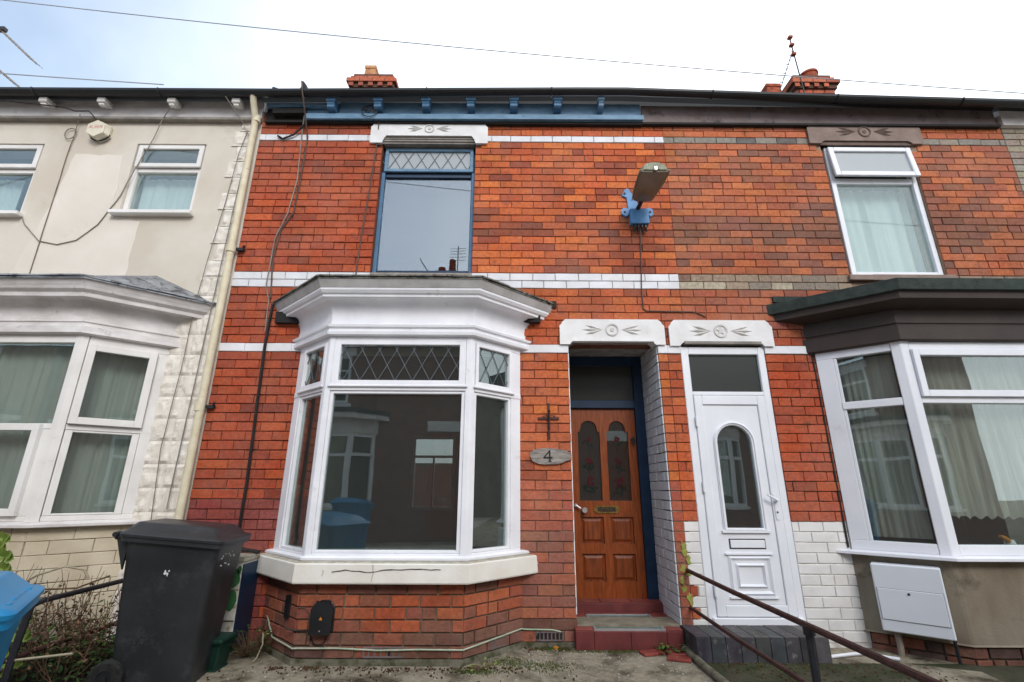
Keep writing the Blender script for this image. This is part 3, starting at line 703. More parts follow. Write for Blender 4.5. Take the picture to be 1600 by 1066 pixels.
# navy frame
Y = -.60
df = MB()
df.fbox(FW, .556, .60, .19, 2.53, Y-.07, Y+.03); df.fbox(FW, 1.30, 1.405, .19, 2.53, Y-.07, Y+.03)
df.fbox(FW, .60, 1.30, 2.43, 2.53, Y-.07, Y+.03); df.fbox(FW, .60, 1.30, 1.975, 2.06, Y-.07, Y+.035)
dfo = df.build('door_frame', M['navy'], h4, bevel=.005)
pane(dfo, FW, .60, 1.30, 2.06, 2.43, Y, 'glass_frosted')
# door leaf
dl = MB(); d0, d1 = Y-.045, Y
X0, X1, Z0, Z1 = .603, 1.297, .195, 1.972
cols = [(.70, .925), (.995, 1.215)]
st = [X0, .70, .925, .995, 1.215, X1]
dl.fbox(FW, X0, .70, Z0, Z1, d0, d1); dl.fbox(FW, 1.215, X1, Z0, Z1, d0, d1); dl.fbox(FW, .925, .995, Z0, Z1, d0, d1)
for a, b in cols:
    dl.fbox(FW, a, b, Z0, .335, d0, d1); dl.fbox(FW, a, b, .58, .668, d0, d1); dl.fbox(FW, a, b, .912, 1.062, d0, d1)
    # arched head above the glass: polygon with shouldered arch cut
    mcx = (a+b)/2; hw = (b-a)/2; arc = []
    zs = 1.735
    pts = [(a, Z1), (a, zs), (a+.022, zs+.004), (a+.026, zs+.03)]
    for i in range(9):
        t = PI - PI*i/8; pts.append((mcx + math.cos(t)*(hw-.03), zs+.045 + math.sin(t)*(hw-.03)*.85))
    pts += [(b-.026, zs+.03), (b-.022, zs+.004), (b, zs), (b, Z1)]
    # build as strips to stay convex
    low = pts[1:-1]
    for p, q in zip(low[:-1], low[1:]):
        if q[0] - p[0] < 1e-4: continue
        dl.fprism(FW, [p, q, (q[0], Z1), (p[0], Z1)], d0, d1)
leaf = dl.build('door', M['wood_door'], h4)
for a, b in cols:
    for z0, z1 in ((.335, .58), (.668, .912)):
        p = MB(); p.fbox(FW, a, b, z0, z1, d0, d1-.022); 
        P0 = [(a+.018, z0+.018), (b-.018, z0+.018), (b-.018, z1-.018), (a+.018, z1-.018)]; P1 = [(a+.04, z0+.04), (b-.04, z0+.04), (b-.04, z1-.04), (a+.04, z1-.04)]
        vs = [FW(x, z, d1-.0215) for x, z in P0] + [FW(x, z, d1-.008) for x, z in P1]
        p.add(vs, [(4, 5, 6, 7), (0, 1, 5, 4), (1, 2, 6, 5), (2, 3, 7, 6), (3, 0, 4, 7)])
        p.build('door_panel', M['wood_panel'], leaf)
    pane(leaf, FW, a, b, 1.062, 1.90, d1-.02, 'glass')
    # rose sprays in the glass
    cx0 = (a+b)/2; rb = MB(); gb = MB()
    for zc, rr, n in ((1.66, .030, 4), (1.44, .042, 7), (1.24, .055, 10)):
        for i in range(n):
            an = 2*PI*i/n + R(); rad = rr*U(.3, .9); cx, cz = cx0 + math.cos(an)*rad*.8, zc + math.sin(an)*rad
            rb.fprism(FW, [(cx+math.cos(2*PI*k/6)*.015, cz+math.sin(2*PI*k/6)*.017) for k in range(6)], d1-.019 + i*.0001, d1-.0175 + i*.0003)
        for i in range(int(n*1.3)):
            an = U(0, 2*PI); cx, cz = cx0 + U(-.06, .06), zc - rr*U(.6, 2.2); dx, dz = math.cos(an)*.03, math.sin(an)*.03
            gb.fprism(FW, [(cx-dx, cz-dz), (cx+dz*.3, cz-dx*.3), (cx+dx, cz+dz), (cx-dz*.3, cz+dx*.3)], d1-.0192 + i*.0001, d1-.0183 + i*.0002)
    gb.fbox(FW, cx0-.002, cx0+.002, 1.10, 1.68, d1-.0194, d1-.019)
    tag(rb.build('rose_glass', M['red_bits'], leaf), kind='stuff'); tag(gb.build('leaf_glass', M['green_bits'], leaf), kind='stuff')
# letter plate
lp = MB(); cx0, cz0 = .96, .982
P = [(cx0+math.cos(t)*.125*(1 if abs(math.cos(t)) < .8 else 1.04), cz0 + math.sin(t)*.036) for t in [2*PI*i/20 for i in range(20)]]
P = [(cx0 - .10, cz0-.034), (cx0+.10, cz0-.034), (cx0+.113, cz0-.02), (cx0+.128, cz0-.012), (cx0+.128, cz0+.012), (cx0+.113, cz0+.02), (cx0+.10, cz0+.034), (cx0-.10, cz0+.034), (cx0-.113, cz0+.02), (cx0-.128, cz0+.012), (cx0-.128, cz0-.012), (cx0-.113, cz0-.02)]
lp.fprism(FW, P, d1, d1+.008); lpo = lp.build('letter_plate', M['brass'], leaf, bevel=.002)
lf = MB(); lf.fbox(FW, cx0-.085, cx0+.085, cz0-.02, cz0+.02, d1+.008, d1+.011); 
lf.build('letter_flap', M['iron_black'], leaf)
lt = MB()   # faint raised lettering strokes on the flap
sx = cx0-.07
for ch in ('L', 'E', 'T', 'T', 'E', 'R', 'S'):
    segs = {'L': [(0, 0, 0, 1), (0, 0, 1, 0)], 'E': [(0, 0, 0, 1), (0, 0, 1, 0), (0, .5, .8, .5), (0, 1, 1, 1)], 'T': [(.5, 0, .5, 1), (0, 1, 1, 1)], 'R': [(0, 0, 0, 1), (0, 1, 1, 1), (1, 1, 1, .5), (1, .5, 0, .5), (.4, .5, 1, 0)], 'S': [(0, 0, 1, 0), (1, 0, 1, .5), (1, .5, 0, .5), (0, .5, 0, 1), (0, 1, 1, 1)]}[ch]
    for x0, y0, x1, y1 in segs:
        a = Vector((sx+x0*.012, cz0-.011+y0*.022)); b = Vector((sx+x1*.012, cz0-.011+y1*.022)); t = (b-a).normalized()*.0014; n = Vector((-t.y, t.x))
        lt.fprism(FW, [tuple(a-t-n), tuple(b+t-n), tuple(b+t+n), tuple(a-t+n)], d1+.011, d1+.0125)
    sx += .0205
lt.build('flap_lettering', M['brass'], leaf)
kb = MB(); kb.disc((.735, -(d1), .975), (0, -1, 0), .012, .04, 10); kb.disc((.735, -(d1)-.04, .975), (0, -1, 0), .028, .018, 14, .024); kb.build('door_knob', M['steel'], leaf, smooth=True)
kb = MB(); kb.disc((.655, -(d1), 1.02), (0, -1, 0), .016, .03, 10); kb.tube([(.655, -d1-.03, 1.02), (.70, -d1-.035, .99)], .008, 6); kb.build('key_turn', M['steel'], leaf)
kk = MB(); kk.disc((1.262, -(d1), 1.66), (0, -1, 0), .022, .018, 12); kk.tube([(1.25, -d1-.02, 1.66), (1.247, -d1-.03, 1.62), (1.262, -d1-.032, 1.595), (1.277, -d1-.03, 1.62), (1.274, -d1-.02, 1.66)], .006, 6); kk.build('door_knocker', M['iron_black'], leaf)
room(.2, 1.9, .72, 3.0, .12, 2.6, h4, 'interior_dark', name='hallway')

# ---------------- tiled doorstep
stp = thing('doorstep', 'dark red tiled front step with inset doormat below the wooden door', 'step', (.95, .1, -.035))
s = MB(); s.box(.53, 1.385, -.08, .012, -.035, .10); s.box(.556, 1.405, .012, .46, -.035, .10); s.box(.556, 1.405, .462, .66, -.035, .188); s.build('step_base', M['red_paint'], stp, bevel=.006)
tiles = MB()
for i in range(3):
    x = .56 + i*.28; t = MB(); t.box(x+.002, x+.276, .463, .60, .1885, .196); o = t.build('tile', M['red_tile'], stp, bevel=.002); o.color = c4((U(.8, 1.1),)*3)
for x0, x1, y0, y1 in ((.532, .675, -.078, .10), (.558, .675, .104, .27), (.558, .675, .274, .455), (1.255, 1.383, -.078, .010), (1.255, 1.403, .016, .23), (1.255, 1.403, .234, .455), (.68, .965, .40, .455), (.969, 1.25, .40, .455)):
    t = MB(); t.box(x0, x1, y0, y1, .1005, .112); o = t.build('tile', M['red_tile'], stp, bevel=.002); o.color = c4((U(.85, 1.15),)*3)
for k, (a, b) in enumerate(((.532, .675), (.679, .965), (.969, 1.25), (1.254, 1.383))):
    t = MB(); t.box(a, b, -.088, -.0805, -.033, .098); o = t.build('tile', M['red_paint'], stp, bevel=.002)
dm = thing('doormat', 'worn grey metal-edged doormat set into the red tiled step', 'doormat', (.965, .15, .101))
m_ = MB(); rect_frame(m_, lambda s, z, d: (s, z, .1005+d), .68, 1.25, -.075, .395, .018, 0, .014); m_.build('mat_frame', M['steel'], dm)
m_ = MB(); m_.box(.698, 1.232, -.057, .377, .1005, .108); m_.build('mat_surface', M['mat_grey'], dm)

# ---------------- bay window of the middle house
POLY4 = [(-2.0, 0), (-1.55, -.42), (-.33, -.42), (.12, 0)]
def bay(house, poly, zs, zl, zt1, zt2, zh, wm, name='bay_window'):
    pass
bay4 = MB()
faces4 = [fmap(POLY4[k], POLY4[k+1]) for k in range(3)]
zs, zh = .672, 2.43
for k, f in enumerate(faces4):
    L = f.len
    a, b = (.0, L) ; 
    if k == 1: a, b = .045, L-.045
    if k == 0: a, b = .03, L-.045
    if k == 2: a, b = .045, L-.03
    # head, transom, sill rails
    bay4.fbox(f, a, b, 2.385, zh, -.075, .0); bay4.fbox(f, a, b, 1.955, 2.0, -.075, .004); bay4.fbox(f, a, b, zs, .70, -.075, .0)
    if k == 0: bay4.fbox(f, a, a+.115, .70, 2.385, -.075, -.001)
    if k == 2: bay4.fbox(f, b-.115, b, .70, 2.385, -.075, -.001)
# corner posts
for k in (1, 2):
    c = Vector(POLY4[k]); f0, f1 = faces4[k-1], faces4[k]
    if k == 1: P = [f0(f0.len-.045, 0, 0)[:2], POLY4[1], f1(.045, 0, 0)[:2], f1(.045, 0, -.10)[:2], f0(f0.len-.045, 0, -.10)[:2]]
    else: P = [f0(f0.len-.045, 0, 0)[:2], POLY4[2], f1(.045, 0, 0)[:2], f1(.045, 0, -.10)[:2], f0(f0.len-.045, 0, -.10)[:2]]
    P = [(x, y - .004) if i < 3 else (x, y) for i, (x, y) in enumerate(P)]
    bay4.prism(P, zs+.001, zh-.001)
bayo = bay4.build('bay_window', M['white_wood'], h4, bevel=.004)
def sashes(par, f, s0, s1, z0, z1, w, d0, d1, m, pm='glass', lat=None, wb=None, wt=None):
    mb = MB(); rect_frame(mb, f, s0, s1, z0, z1, w, d0, d1, wb, wt)
    o = mb.build('sash', M[m], par, bevel=.003)
    wb = w if wb is None else wb; wt = w if wt is None else wt
    pane(par, f, s0+w, s1-w, z0+wb, z1-wt, (d0+d1)/2, pm)
    if lat: lattice(par, f, s0+w, s1-w, z0+wb, z1-wt, (d0+d1)/2+.001, **lat)
for k, f in enumerate(faces4):
    L = f.len
    if k == 1: a, b = .045, L-.045
    if k == 0: a, b = .145, L-.045
    if k == 2: a, b = .045, L-.145
    w_ = .055 if k == 1 else .03
    sashes(bayo, f, a+.001, b-.001, 2.001, 2.384, w_ if k == 1 else .032, -.05, .012, 'white_wood', lat=dict(px=.148, pz=.27, w=.005, shift=.03), wb=.042, wt=.03)
    sashes(bayo, f, a+.001, b-.001, .701, 1.954, .028, -.06, -.008, 'white_wood', wb=.022, wt=.022)
    dr = MB(); dr.fbox(f, a-.02 if k == 1 else a-.02, b+.02, 1.985, 2.004, .004, .024); dr.build('transom_drip', M['white_wood'], bayo, bevel=.004)
# sill board
sb = MB(); sb.sweep(POLY4, [(-.05, .652), (.03, .652), (.034, .66), (.034, .675), (.0, .684), (-.05, .684)]); sb.build('sill_board', M['white_wood'], bayo, bevel=.002)
# stone sill: painted face, bare cement top
ss = MB(); pr = [(-.12, .505), (.082, .505), (.086, .515), (.080, .635), (.072, .642)]
ss.sweep(POLY4, pr + [(-.12, .650)])
so_ = ss.build('stone_sill', M['stone_sill'], bayo)
tt = MB(); tt.sweep(POLY4, [(-.06, .6505), (.03, .6512), (.066, .6455), (.068, .6435), (-.06, .645)]); tt.build('sill_cement', M['stone_top'], bayo, jitter=.001)
# cracks in the sill face
ck = MB(); f = fmap(offset_poly(POLY4, .083)[1], offset_poly(POLY4, .083)[2])
def crack(pts, w=.0022):
    for (x0, z0), (x1, z1) in zip(pts[:-1], pts[1:]):
        ww = w*U(.6, 1.4); ck.fprism(f, [(x0, z0-ww), (x1, z1-ww), (x1, z1+ww), (x0, z0+ww)], -.001, .0028)
def crackline(pts, n=3, a=.004):
    o = []
    for p, q in zip(pts[:-1], pts[1:]):
        for i in range(n): t = i/n; o.append((p[0]+(q[0]-p[0])*t + U(-a, a)*.5, p[1]+(q[1]-p[1])*t + (U(-a, a) if i else 0)))
    return o + [pts[-1]]
crack(crackline([(.28, .585), (.38, .600), (.45, .592), (.56, .583), (.66, .600), (.86, .607), (.98, .604), (1.08, .603)]))
ck.build('sill_crack', M['soffit'], bayo)
ck = MB(); 
for x, za, zb in ((.575, .52, .636), (.21, .56, .60), (.0, 0, 0)):
    if x: 
        P = crackline([(x, za), (x+.01, (za+zb)/2), (x+.004, zb)], 2, .002)
        for (x0, z0), (x1, z1) in zip(P[:-1], P[1:]): ck.fprism(f, [(x0-.0015, z0), (x0+.0015, z0), (x1+.0015, z1), (x1-.0015, z1)], -.001, .0028)
ck.build('sill_crack', M['drip'], bayo)
# brick base under the bay
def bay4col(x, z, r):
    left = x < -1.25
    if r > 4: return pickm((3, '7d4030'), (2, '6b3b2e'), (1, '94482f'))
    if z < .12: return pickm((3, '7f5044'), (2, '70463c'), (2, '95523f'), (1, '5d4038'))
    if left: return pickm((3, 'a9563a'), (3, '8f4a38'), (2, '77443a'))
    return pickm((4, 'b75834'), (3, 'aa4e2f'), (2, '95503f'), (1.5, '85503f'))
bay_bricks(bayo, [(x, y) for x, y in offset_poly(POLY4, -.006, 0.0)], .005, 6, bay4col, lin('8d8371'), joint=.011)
pl = MB(); pl.prism(offset_poly(POLY4, .012), -.035, .004); pl.build('base_footing', M['plinth'], bayo)
f = fmap(offset_poly(POLY4, -.006, 0)[1], offset_poly(POLY4, -.006, 0)[2]); air_brick(bayo, f, .50, .80, .012, .082)
f2 = fmap(offset_poly(POLY4, -.006, 0)[2], offset_poly(POLY4, -.006, 0)[3]); air_brick(bayo, f2, .26, .42, .012, .082)
# entablature
en = MB(); en.sweep(POLY4, [(-.06, 2.43), (.03, 2.43), (.045, 2.436), (.05, 2.462), (.034, 2.468), (.034, 2.495), (.052, 2.503), (.056, 2.522), (.028, 2.532), (.016, 2.545), (.014, 2.60), (.020, 2.65), (.045, 2.70), (.080, 2.733), (.132, 2.738), (-.06, 2.738)])
en.build('frieze', M['white_wood'], bayo, smooth=True)
en = MB(); en.sweep(POLY4, [(-.06, 2.7385), (.135, 2.7385), (.143, 2.742), (.146, 2.762), (.161, 2.772), (.177, 2.795), (.179, 2.813), (-.06, 2.813)]); en.build('cornice', M['white_wood'], bayo, bevel=.002)
en = MB(); en.sweep(POLY4, [(-.06, 2.8135), (.182, 2.8135), (.213, 2.880), (-.06, 2.880)]); en.build('eaves_board', M['board_grey'], bayo)
slates(bayo, POLY4, .218, 2.880, (-1.55, -.33, 3.06))
sp = MB(); sp.box(.33, .45, -.02, .01, 2.86, 2.93); sp.box(.10, .29, -.06, .009, 2.70, 2.79); sp.box(-2.25, -2.03, -.06, .009, 2.68, 2.79); build_each(sp, 'lead_flashing', M['soffit'], bayo)
# interior of bay room
rm = room(-2.35, .35, .27, 4.0, .0, 2.75, h4, 'interior', (-1.66, -.93, .82, 2.02))
wb_ = MB(); FB = lambda s, z, d: (s, 4.03-d, z)
rect_frame(wb_, FB, -1.66, -.93, .82, 2.02, .045, -.03, .03); wb_.fbox(FB, -1.615, -.975, 1.66, 1.70, -.03, .03); wb_.fbox(FB, -1.31, -1.28, .865, 1.66, -.03, .02)
wo = wb_.build('window', M['white_wood'], h4); pane(wo, FB, -1.615, -.975, .865, 1.975, 0, 'glass_rear')
# bay ceiling / floor / return cheeks so the room is closed
cl = MB(); cl.prism([(-2.0, .27), (-1.5, -.36), (-.38, -.36), (.10, .27)], 2.44, 2.5); cl.build('bay_ceiling', M['interior'], h4)
cl = MB(); cl.prism([(-2.0, .27), (-1.55, -.33), (-.33, -.33), (.10, .27)], .52, .64); cl.build('bay_window_board', M['white_wood'], h4)
gwl = thing('garden_wall', 'red brick yard wall glimpsed through the rear room window', 'wall', (-2, 9, -.035))
gm = MB(); gm.box(-9, 5, 9, 9.2, -.035, 1.72); gm.build('wall', M['terracotta'], gwl)
gm = MB(); gm.box(-9, 5, 8.97, 9.23, 1.72, 1.80); gm.build('coping', M['plinth'], gwl)

# ---------------- street number board, crucifix
ns = thing('house_number_board', 'oval slab of weathered wood with black number 4 on the brick pier', 'sign', (.36, -.02, 1.45))
rs = random.Random(3); n = 28; P = []
for i in range(n):
    t = 2*PI*i/n; k = 1 + rs.uniform(-.035, .035) + .04*math.sin(3*t+1); P.append((.36 + math.copysign(abs(math.cos(t))**.8, math.cos(t))*.18*k, 1.452 + math.sin(t)*.066*k))
b_ = MB(); b_.fprism(FW, P, .006, .026); b_.build('board', M['driftwood'], ns, bevel=.004)
b_ = MB(); cx, cz = .335, 1.452
for (x0, z0, x1, z1, w_) in ((.022, -.045, .022, .048, .010), (.022, .048, -.03, -.012, .008), (-.034, -.014, .046, -.014, .009), (.008, -.045, .036, -.045, .006)):
    a = Vector((cx+x0, cz+z0)); b = Vector((cx+x1, cz+z1)); t = (b-a).normalized(); nn = Vector((-t.y, t.x))*w_
    b_.fprism(FW, [tuple(a-nn*.6), tuple(b-nn*.6), tuple(b+nn*.6), tuple(a+nn*.6)], .0262, .0300 + w_*.1)
b_.build('number_4', M['black'], ns)
cf = thing('crucifix', 'small dark iron crucifix fixed to the brick pier above the number board', 'crucifix', (.355, -.01, 1.75))
c_ = MB(); c_.fbox(FW, .347, .366, 1.60, 1.925, .004, .018); c_.fbox(FW, .258, .347, 1.775, 1.797, .0045, .0175); c_.fbox(FW, .366, .448, 1.775, 1.797, .0045, .0175); c_.build('cross', M['iron'], cf, bevel=.002)
c_ = MB(); c_.tube([(.357, -.024, 1.70), (.357, -.03, 1.78), (.360, -.028, 1.83)], .009, 8, .006); c_.tube([(.30, -.022, 1.80), (.335, -.026, 1.812), (.357, -.028, 1.80), (.38, -.026, 1.812), (.412, -.022, 1.80)], .0045, 6)
c_.disc((.362, -.024, 1.842), (0, 0, 1), .009, .02, 8); c_.build('figure', M['iron_black'], cf, smooth=True)

# ---------------- eaves: gutter, soffit, fascia, corbels, roof
GX = [(x_, z_ + .094) for x_, z_ in ((-6.5, 5.172), (-2.6, 5.182), (.7, 5.232), (1.25, 5.236), (3.4, 5.168), (5.47, 5.115), (7.6, 5.06))]
def gz(x):
    for (a, za), (b, zb) in zip(GX[:-1], GX[1:]):
        if a <= x <= b: return za + (zb-za)*(x-a)/(b-a)
    return GX[-1][1]
def eaves(house, x0, x1):
    xs = sorted(set([x0, x1] + [a for a, _ in GX if x0 < a < x1])); mb = MB(); n = 7
    for a, b in zip(xs[:-1], xs[1:]):
        pts = []
        for x in (a, b):
            zc = gz(x) + .0
            for i in range(n+1):
                t = PI + PI*i/n; pts.append((x, -.200 + math.cos(t)*.052*-1, zc + math.sin(t)*.05))
            for i in range(n, -1, -1):
                t = PI + PI*i/n; pts.append((x, -.200 + math.cos(t)*.047*-1, zc + math.sin(t)*.045))
        m = 2*n+2
        mb.add(pts, [(i, (i+1) % m, m+(i+1) % m, m+i) for i in range(m)] + [tuple(range(m)), tuple(range(2*m-1, m-1, -1))])
    x = x0 + .5
    while x < x1 - .2:                             # union clips
        mb.tube([(x, -.200 + math.cos(t)*.056, gz(x) + math.sin(t)*.054) for t in [PI + PI*i/8 for i in range(9)]], .008, 5); x += 1.35
    mb.build('gutter', M['black'], house)
    sf = MB()
    for a, b in zip(xs[:-1], xs[1:]):
        sf.add([(a, -.150, gz(a)-.012), (b, -.150, gz(b)-.012), (b, .0, gz(b)+.055), (a, .0, gz(a)+.055), (a, -.150, gz(a)+.01), (b, -.150, gz(b)+.01), (b, .0, gz(b)+.08), (a, .0, gz(a)+.08)],
               [(0, 1, 2, 3), (4, 7, 6, 5), (0, 4, 5, 1), (1, 5, 6, 2), (2, 6, 7, 3), (3, 7, 4, 0)])
    sf.build('soffit', M['soffit'], house)
    rf = MB(); 
    for a, b in zip(xs[:-1], xs[1:]):
        rf.add([(a, -.175, gz(a)+.02), (b, -.175, gz(b)+.02), (b, 4.2, gz(b)+3.36), (a, 4.2, gz(a)+3.36), (a, -.175, gz(a)+.035), (b, -.175, gz(b)+.035), (b, 4.2, gz(b)+3.38), (a, 4.2, gz(a)+3.38)],
               [(0, 1, 2, 3), (4, 7, 6, 5), (0, 4, 5, 1), (1, 5, 6, 2), (2, 6, 7, 3), (3, 7, 4, 0)])
    rf.build('roof', M['roof'], house)
    bk = MB(); bk.box(x0, x1, 8.2, 8.4, -.035, 5.2); bk.add([(x0, 8.6, 5.15), (x1, 8.6, 5.15), (x1, 4.2, gz(x1)+3.36), (x0, 4.2, gz(x0)+3.36)], [(0, 1, 2, 3)]) if False else None
eaves(h4, XL, XB-.001); eaves(h6, XB, XR-.001)
# blue fascia (weather-beaten; left end broken)
fa = MB()
fa.fbox(FW, -1.92, 1.44, 5.055, 5.30, .0, .045); fa.fbox(FW, -2.30, -1.921, 5.05, 5.29, .0, .035); fo = fa.build('fascia', M['slate_blue'], h4, bevel=.003)
fa = MB(); fa.fprism(FW, [(-2.25, 5.045), (1.455, 5.062), (1.455, 5.108), (-2.25, 5.10)], .045, .085); fa.build('fascia_mould', M['slate_blue'], h4, bevel=.006)
fa = MB(); fa.fprism(FW, [(-2.70, 5.195), (-1.93, 5.205), (-1.93, 5.245), (-2.70, 5.238)], .05, .085); fa.build('loose_board', M['slate_blue'], h4, bevel=.003)
fa = MB(); fa.fbox(FW, -2.72, -2.301, 5.045, 5.29, .0, .03); fa.fprism(FW, [(-2.62, 5.095), (-2.27, 5.10), (-2.27, 5.16), (-2.62, 5.155)], .03, .10); build_each(fa, 'bare_backboard', M['soffit'], h4)
fa = MB(); fa.fbox(FW, -2.72, 1.45, 5.02, 5.044, .0, .05); fa.build('fascia_underside', M['soffit'], h4)
def corbel(house, x, m, small=False):
    z = gz(x)-.055; c = MB(); w_ = .052 if not small else .036
    c.box(x-w_, x+w_, -.172, -.07, z-.03, z+.008)
    prof = [(-.046, z+.04), (-.046, z-.10), (-.12, z-.10), (-.142, z-.085), (-.145, z-.06), (-.157, z-.045), (-.157, z-.02), (-.157, z+.0)]
    n = len(prof); ww = w_*.78
    vs = [(x-ww, y, zz) for y, zz in prof] + [(x+ww, y, zz) for y, zz in prof]
    c.add(vs, [tuple(range(n)), tuple(range(2*n-1, n-1, -1))] + [(i, (i+1) % n, n+(i+1) % n, n+i) for i in range(n)])
    return c.build('corbel', M[m], house, bevel=.004)
for x in (-1.97, -1.46, -.935, -.445, .027, .508, ): corbel(h4, x, 'blue')
corbel(h4, .985, 'slate_blue', True)
fa = MB(); fa.fbox(FW, 1.456, XR-.06, 5.055, 5.29, .0, .035); fa.build('fascia', M['brown_fascia'], h6, bevel=.003)
fa = MB(); fa.fbox(FW, 1.456, XR-.04, 5.028, 5.054, .0, .05); fa.build('fascia_underside', M['soffit'], h6)

# chimneys: built of brick courses with oversailing heads
def chimney(house, x0, x1, y0, y1, zb, zt, pots):
    c = MB(); c.cc = lin('6a4a3c'); c.box(x0+.008, x1-.008, y0+.008, y1-.008, zb, zt-.01); ch = c.build('chimney', M['mortar'], house)
    rows = [(zt - .10*(k+1), zt - .10*k, o) for k, o in enumerate((-.02, .03, .09, .05, 0, 0, 0, 0, 0, 0))]
    for k, (a, b, o) in enumerate(rows):
        core = MB(); core.cc = lin('5c4034'); core.box(x0-o+.006, x1+o-.006, y0-o+.006, y1+o-.006, a, b); core.build('course_core', M['mortar'], ch)
        if k == 3:                                 # dentil course
            x = x0-o
            while x < x1+o-.1: put_brick(ch, lambda s, z, d: (s, y0-o-d, z), 0, x, x+.10, a+.006, b-.006, .03, pickm((1, 'b5583a'), (1, '9a4a35'))); x += .2
            continue
        for s0, s1 in row_pieces(x0-o, x1+o, k, .012, pitch=.26, header=0):
            put_brick(ch, lambda s, z, d: (s, y0-o-d, z), 0, s0, s1, a+.006, b-.006, .004, pickm((4, 'b25538'), (3, 'a04c36'), (1, '6b3d30')))
        for s0, s1 in row_pieces(y0-o, y1+o, k, .012, pitch=.26, header=0):
            for X_, sg in ((x0-o, -1), (x1+o, 1)):
                ob = put_brick(ch, lambda s, z, d: (X_+sg*d, s, z), sg*PI/2, s0, s1, a+.006, b-.006, .004, pickm((4, 'a85036'), (3, '944632')))
    for (px, py, r0, r1, h, m, sq) in pots:
        p = MB(); p.tube([(px, py, zt-.02), (px, py, zt+h*.85), (px, py, zt+h*.86), (px, py, zt+h)], 1, 4 if sq else 16) if False else None
        n = 4 if sq else 18; rings = [(0, r0), (h*.82, r1), (h*.84, r1*1.12), (h, r1*1.12), (h, r1*.75), (h*.4, r1*.7)]
        vs = [(px+math.cos(2*PI*(i+.5)/n)*r, py+math.sin(2*PI*(i+.5)/n)*r, zt-.03+z) for z, r in rings for i in range(n)]
        p.add(vs, [(k*n+i, k*n+(i+1) % n, (k+1)*n+(i+1) % n, (k+1)*n+i) for k in range(len(rings)-1) for i in range(n)] + [tuple(range(n-1, -1, -1)), tuple((len(rings)-1)*n+i for i in range(n))])
        p.build('chimney_pot', M[m], ch, smooth=not sq)
chimney(h4, -3.30, -2.47, 3.5, 4.3, 8.0, 9.44, [(-3.03, 3.8, .19, .15, .44, 'buff', True)])
chimney(h6, 5.90, 6.70, 3.5, 4.7, 8.0, 9.50, [(5.90, 4.3, .26, .21, .44, 'terracotta', True), (6.42, 3.75, .16, .17, .27, 'terracotta', False)])

# ================================================================== right house openings
# upper window (white, open top light)
w = MB(); E0, E1 = -.09, -.03
rect_frame(w, FW, 3.46, 4.395, 3.235, 4.795, .052, E0, E1, wb=.055, wt=.045); w.fbox(FW, 3.512, 4.343, 4.33, 4.40, E0, E1-.002)
w6 = w.build('window', M['upvc'], h6, bevel=.004)
w = MB(); FT = lambda s, z, d: (s, -(E1 + .004 + d + (4.78 - z)*.10), z)
rect_frame(w, FT, 3.475, 4.385, 4.385, 4.775, .058, .0, .035); w.build('open_toplight', M['upvc'], w6, bevel=.006)
pane(w6, FT, 3.533, 4.327, 4.443, 4.717, .012, 'glass_frosted_up'); pane(w6, FW, 3.512, 4.343, 3.29, 4.33, E1-.03, 'glass')
w = MB(); w.fbox(FW, 3.38, 3.62, 3.17, 3.228, -.1, .04); w.fbox(FW, 3.62, 4.46, 3.17, 3.234, -.1, .035); w.build('sill', M['lintel_brown'], h6, bevel=.004)
wl = MB(); wl.fbox(FW, 3.411, 3.459, 3.235, 4.795, -.12, -.055); wl.fbox(FW, 4.3955, 4.41, 3.235, 4.795, -.12, -.06); build_each(wl, 'reveal_strip', M['carve_brown'], h6)
room(3.0, 5.0, .30, 2.5, 2.8, 5.12, h6, 'interior_dark')
curtain(FW, 3.50, 4.36, 3.25, 4.36, -.20, 'curtain_white', 'white voile curtain drawn across the upper right window', waves=6, amp=.03)

# white plastic door
D = MB(); d0, d1 = -.07, -.004
D.fbox(FW, 1.628, 1.70, .115, 2.478, d0, d1); D.fbox(FW, 2.362, 2.427, .115, 2.478, d0, d1); D.fbox(FW, 1.70, 2.362, 2.405, 2.478, d0, d1); D.fbox(FW, 1.70, 2.362, 2.01, 2.045, d0, d1); D.fbox(FW, 1.66, 2.40, .115, .18, d0, d1+.03)
dfo = D.build('door_frame', M['upvc'], h6, bevel=.005)
pane(dfo, FW, 1.70, 2.362, 2.045, 2.405, -.035, 'glass_frosted')
D = MB(); a0, a1, b0, b1 = 1.702, 2.36, .185, 2.006; e0, e1 = -.06, .006
rect_frame(D, FW, a0, a1, b0, b1, .075, e0, e1, wb=.085, wt=.085); leaf6 = D.build('door', M['upvc'], h6, bevel=.005)
ix0, ix1, iz0, iz1 = a0+.078, a1-.078, b0+.088, b1-.088
cxm = (ix0+ix1)/2 - .005; hw = .155; gz0, gzs = .86, 1.58
# panel skin with arched opening, as strips
D = MB(); pd0, pd1 = -.045, -.008
arc = [(cxm - math.cos(t)*hw, gzs + math.sin(t)*hw) for t in [PI*i/14 for i in range(15)]]
D.fbox(FW, ix0, cxm-hw, iz0, iz1, pd0, pd1); D.fbox(FW, cxm+hw, ix1, iz0, iz1, pd0, pd1); D.fbox(FW, cxm-hw, cxm+hw, iz0, gz0, pd0, pd1)
for p, q in zip(arc[:-1], arc[1:]): D.fprism(FW, [p, q, (q[0], iz1), (p[0], iz1)], pd0, pd1)
D.build('door_panel', M['upvc'], leaf6)
ring = lambda e: [(cxm-hw-e, gz0-e*.6), (cxm-hw-e, gz0+.2)] + [(cxm - math.cos(t)*(hw+e), gzs + math.sin(t)*(hw+e)) for t in [PI*i/14 for i in range(15)]] + [(cxm+hw+e, gz0+.2), (cxm+hw+e, gz0-e*.6)]
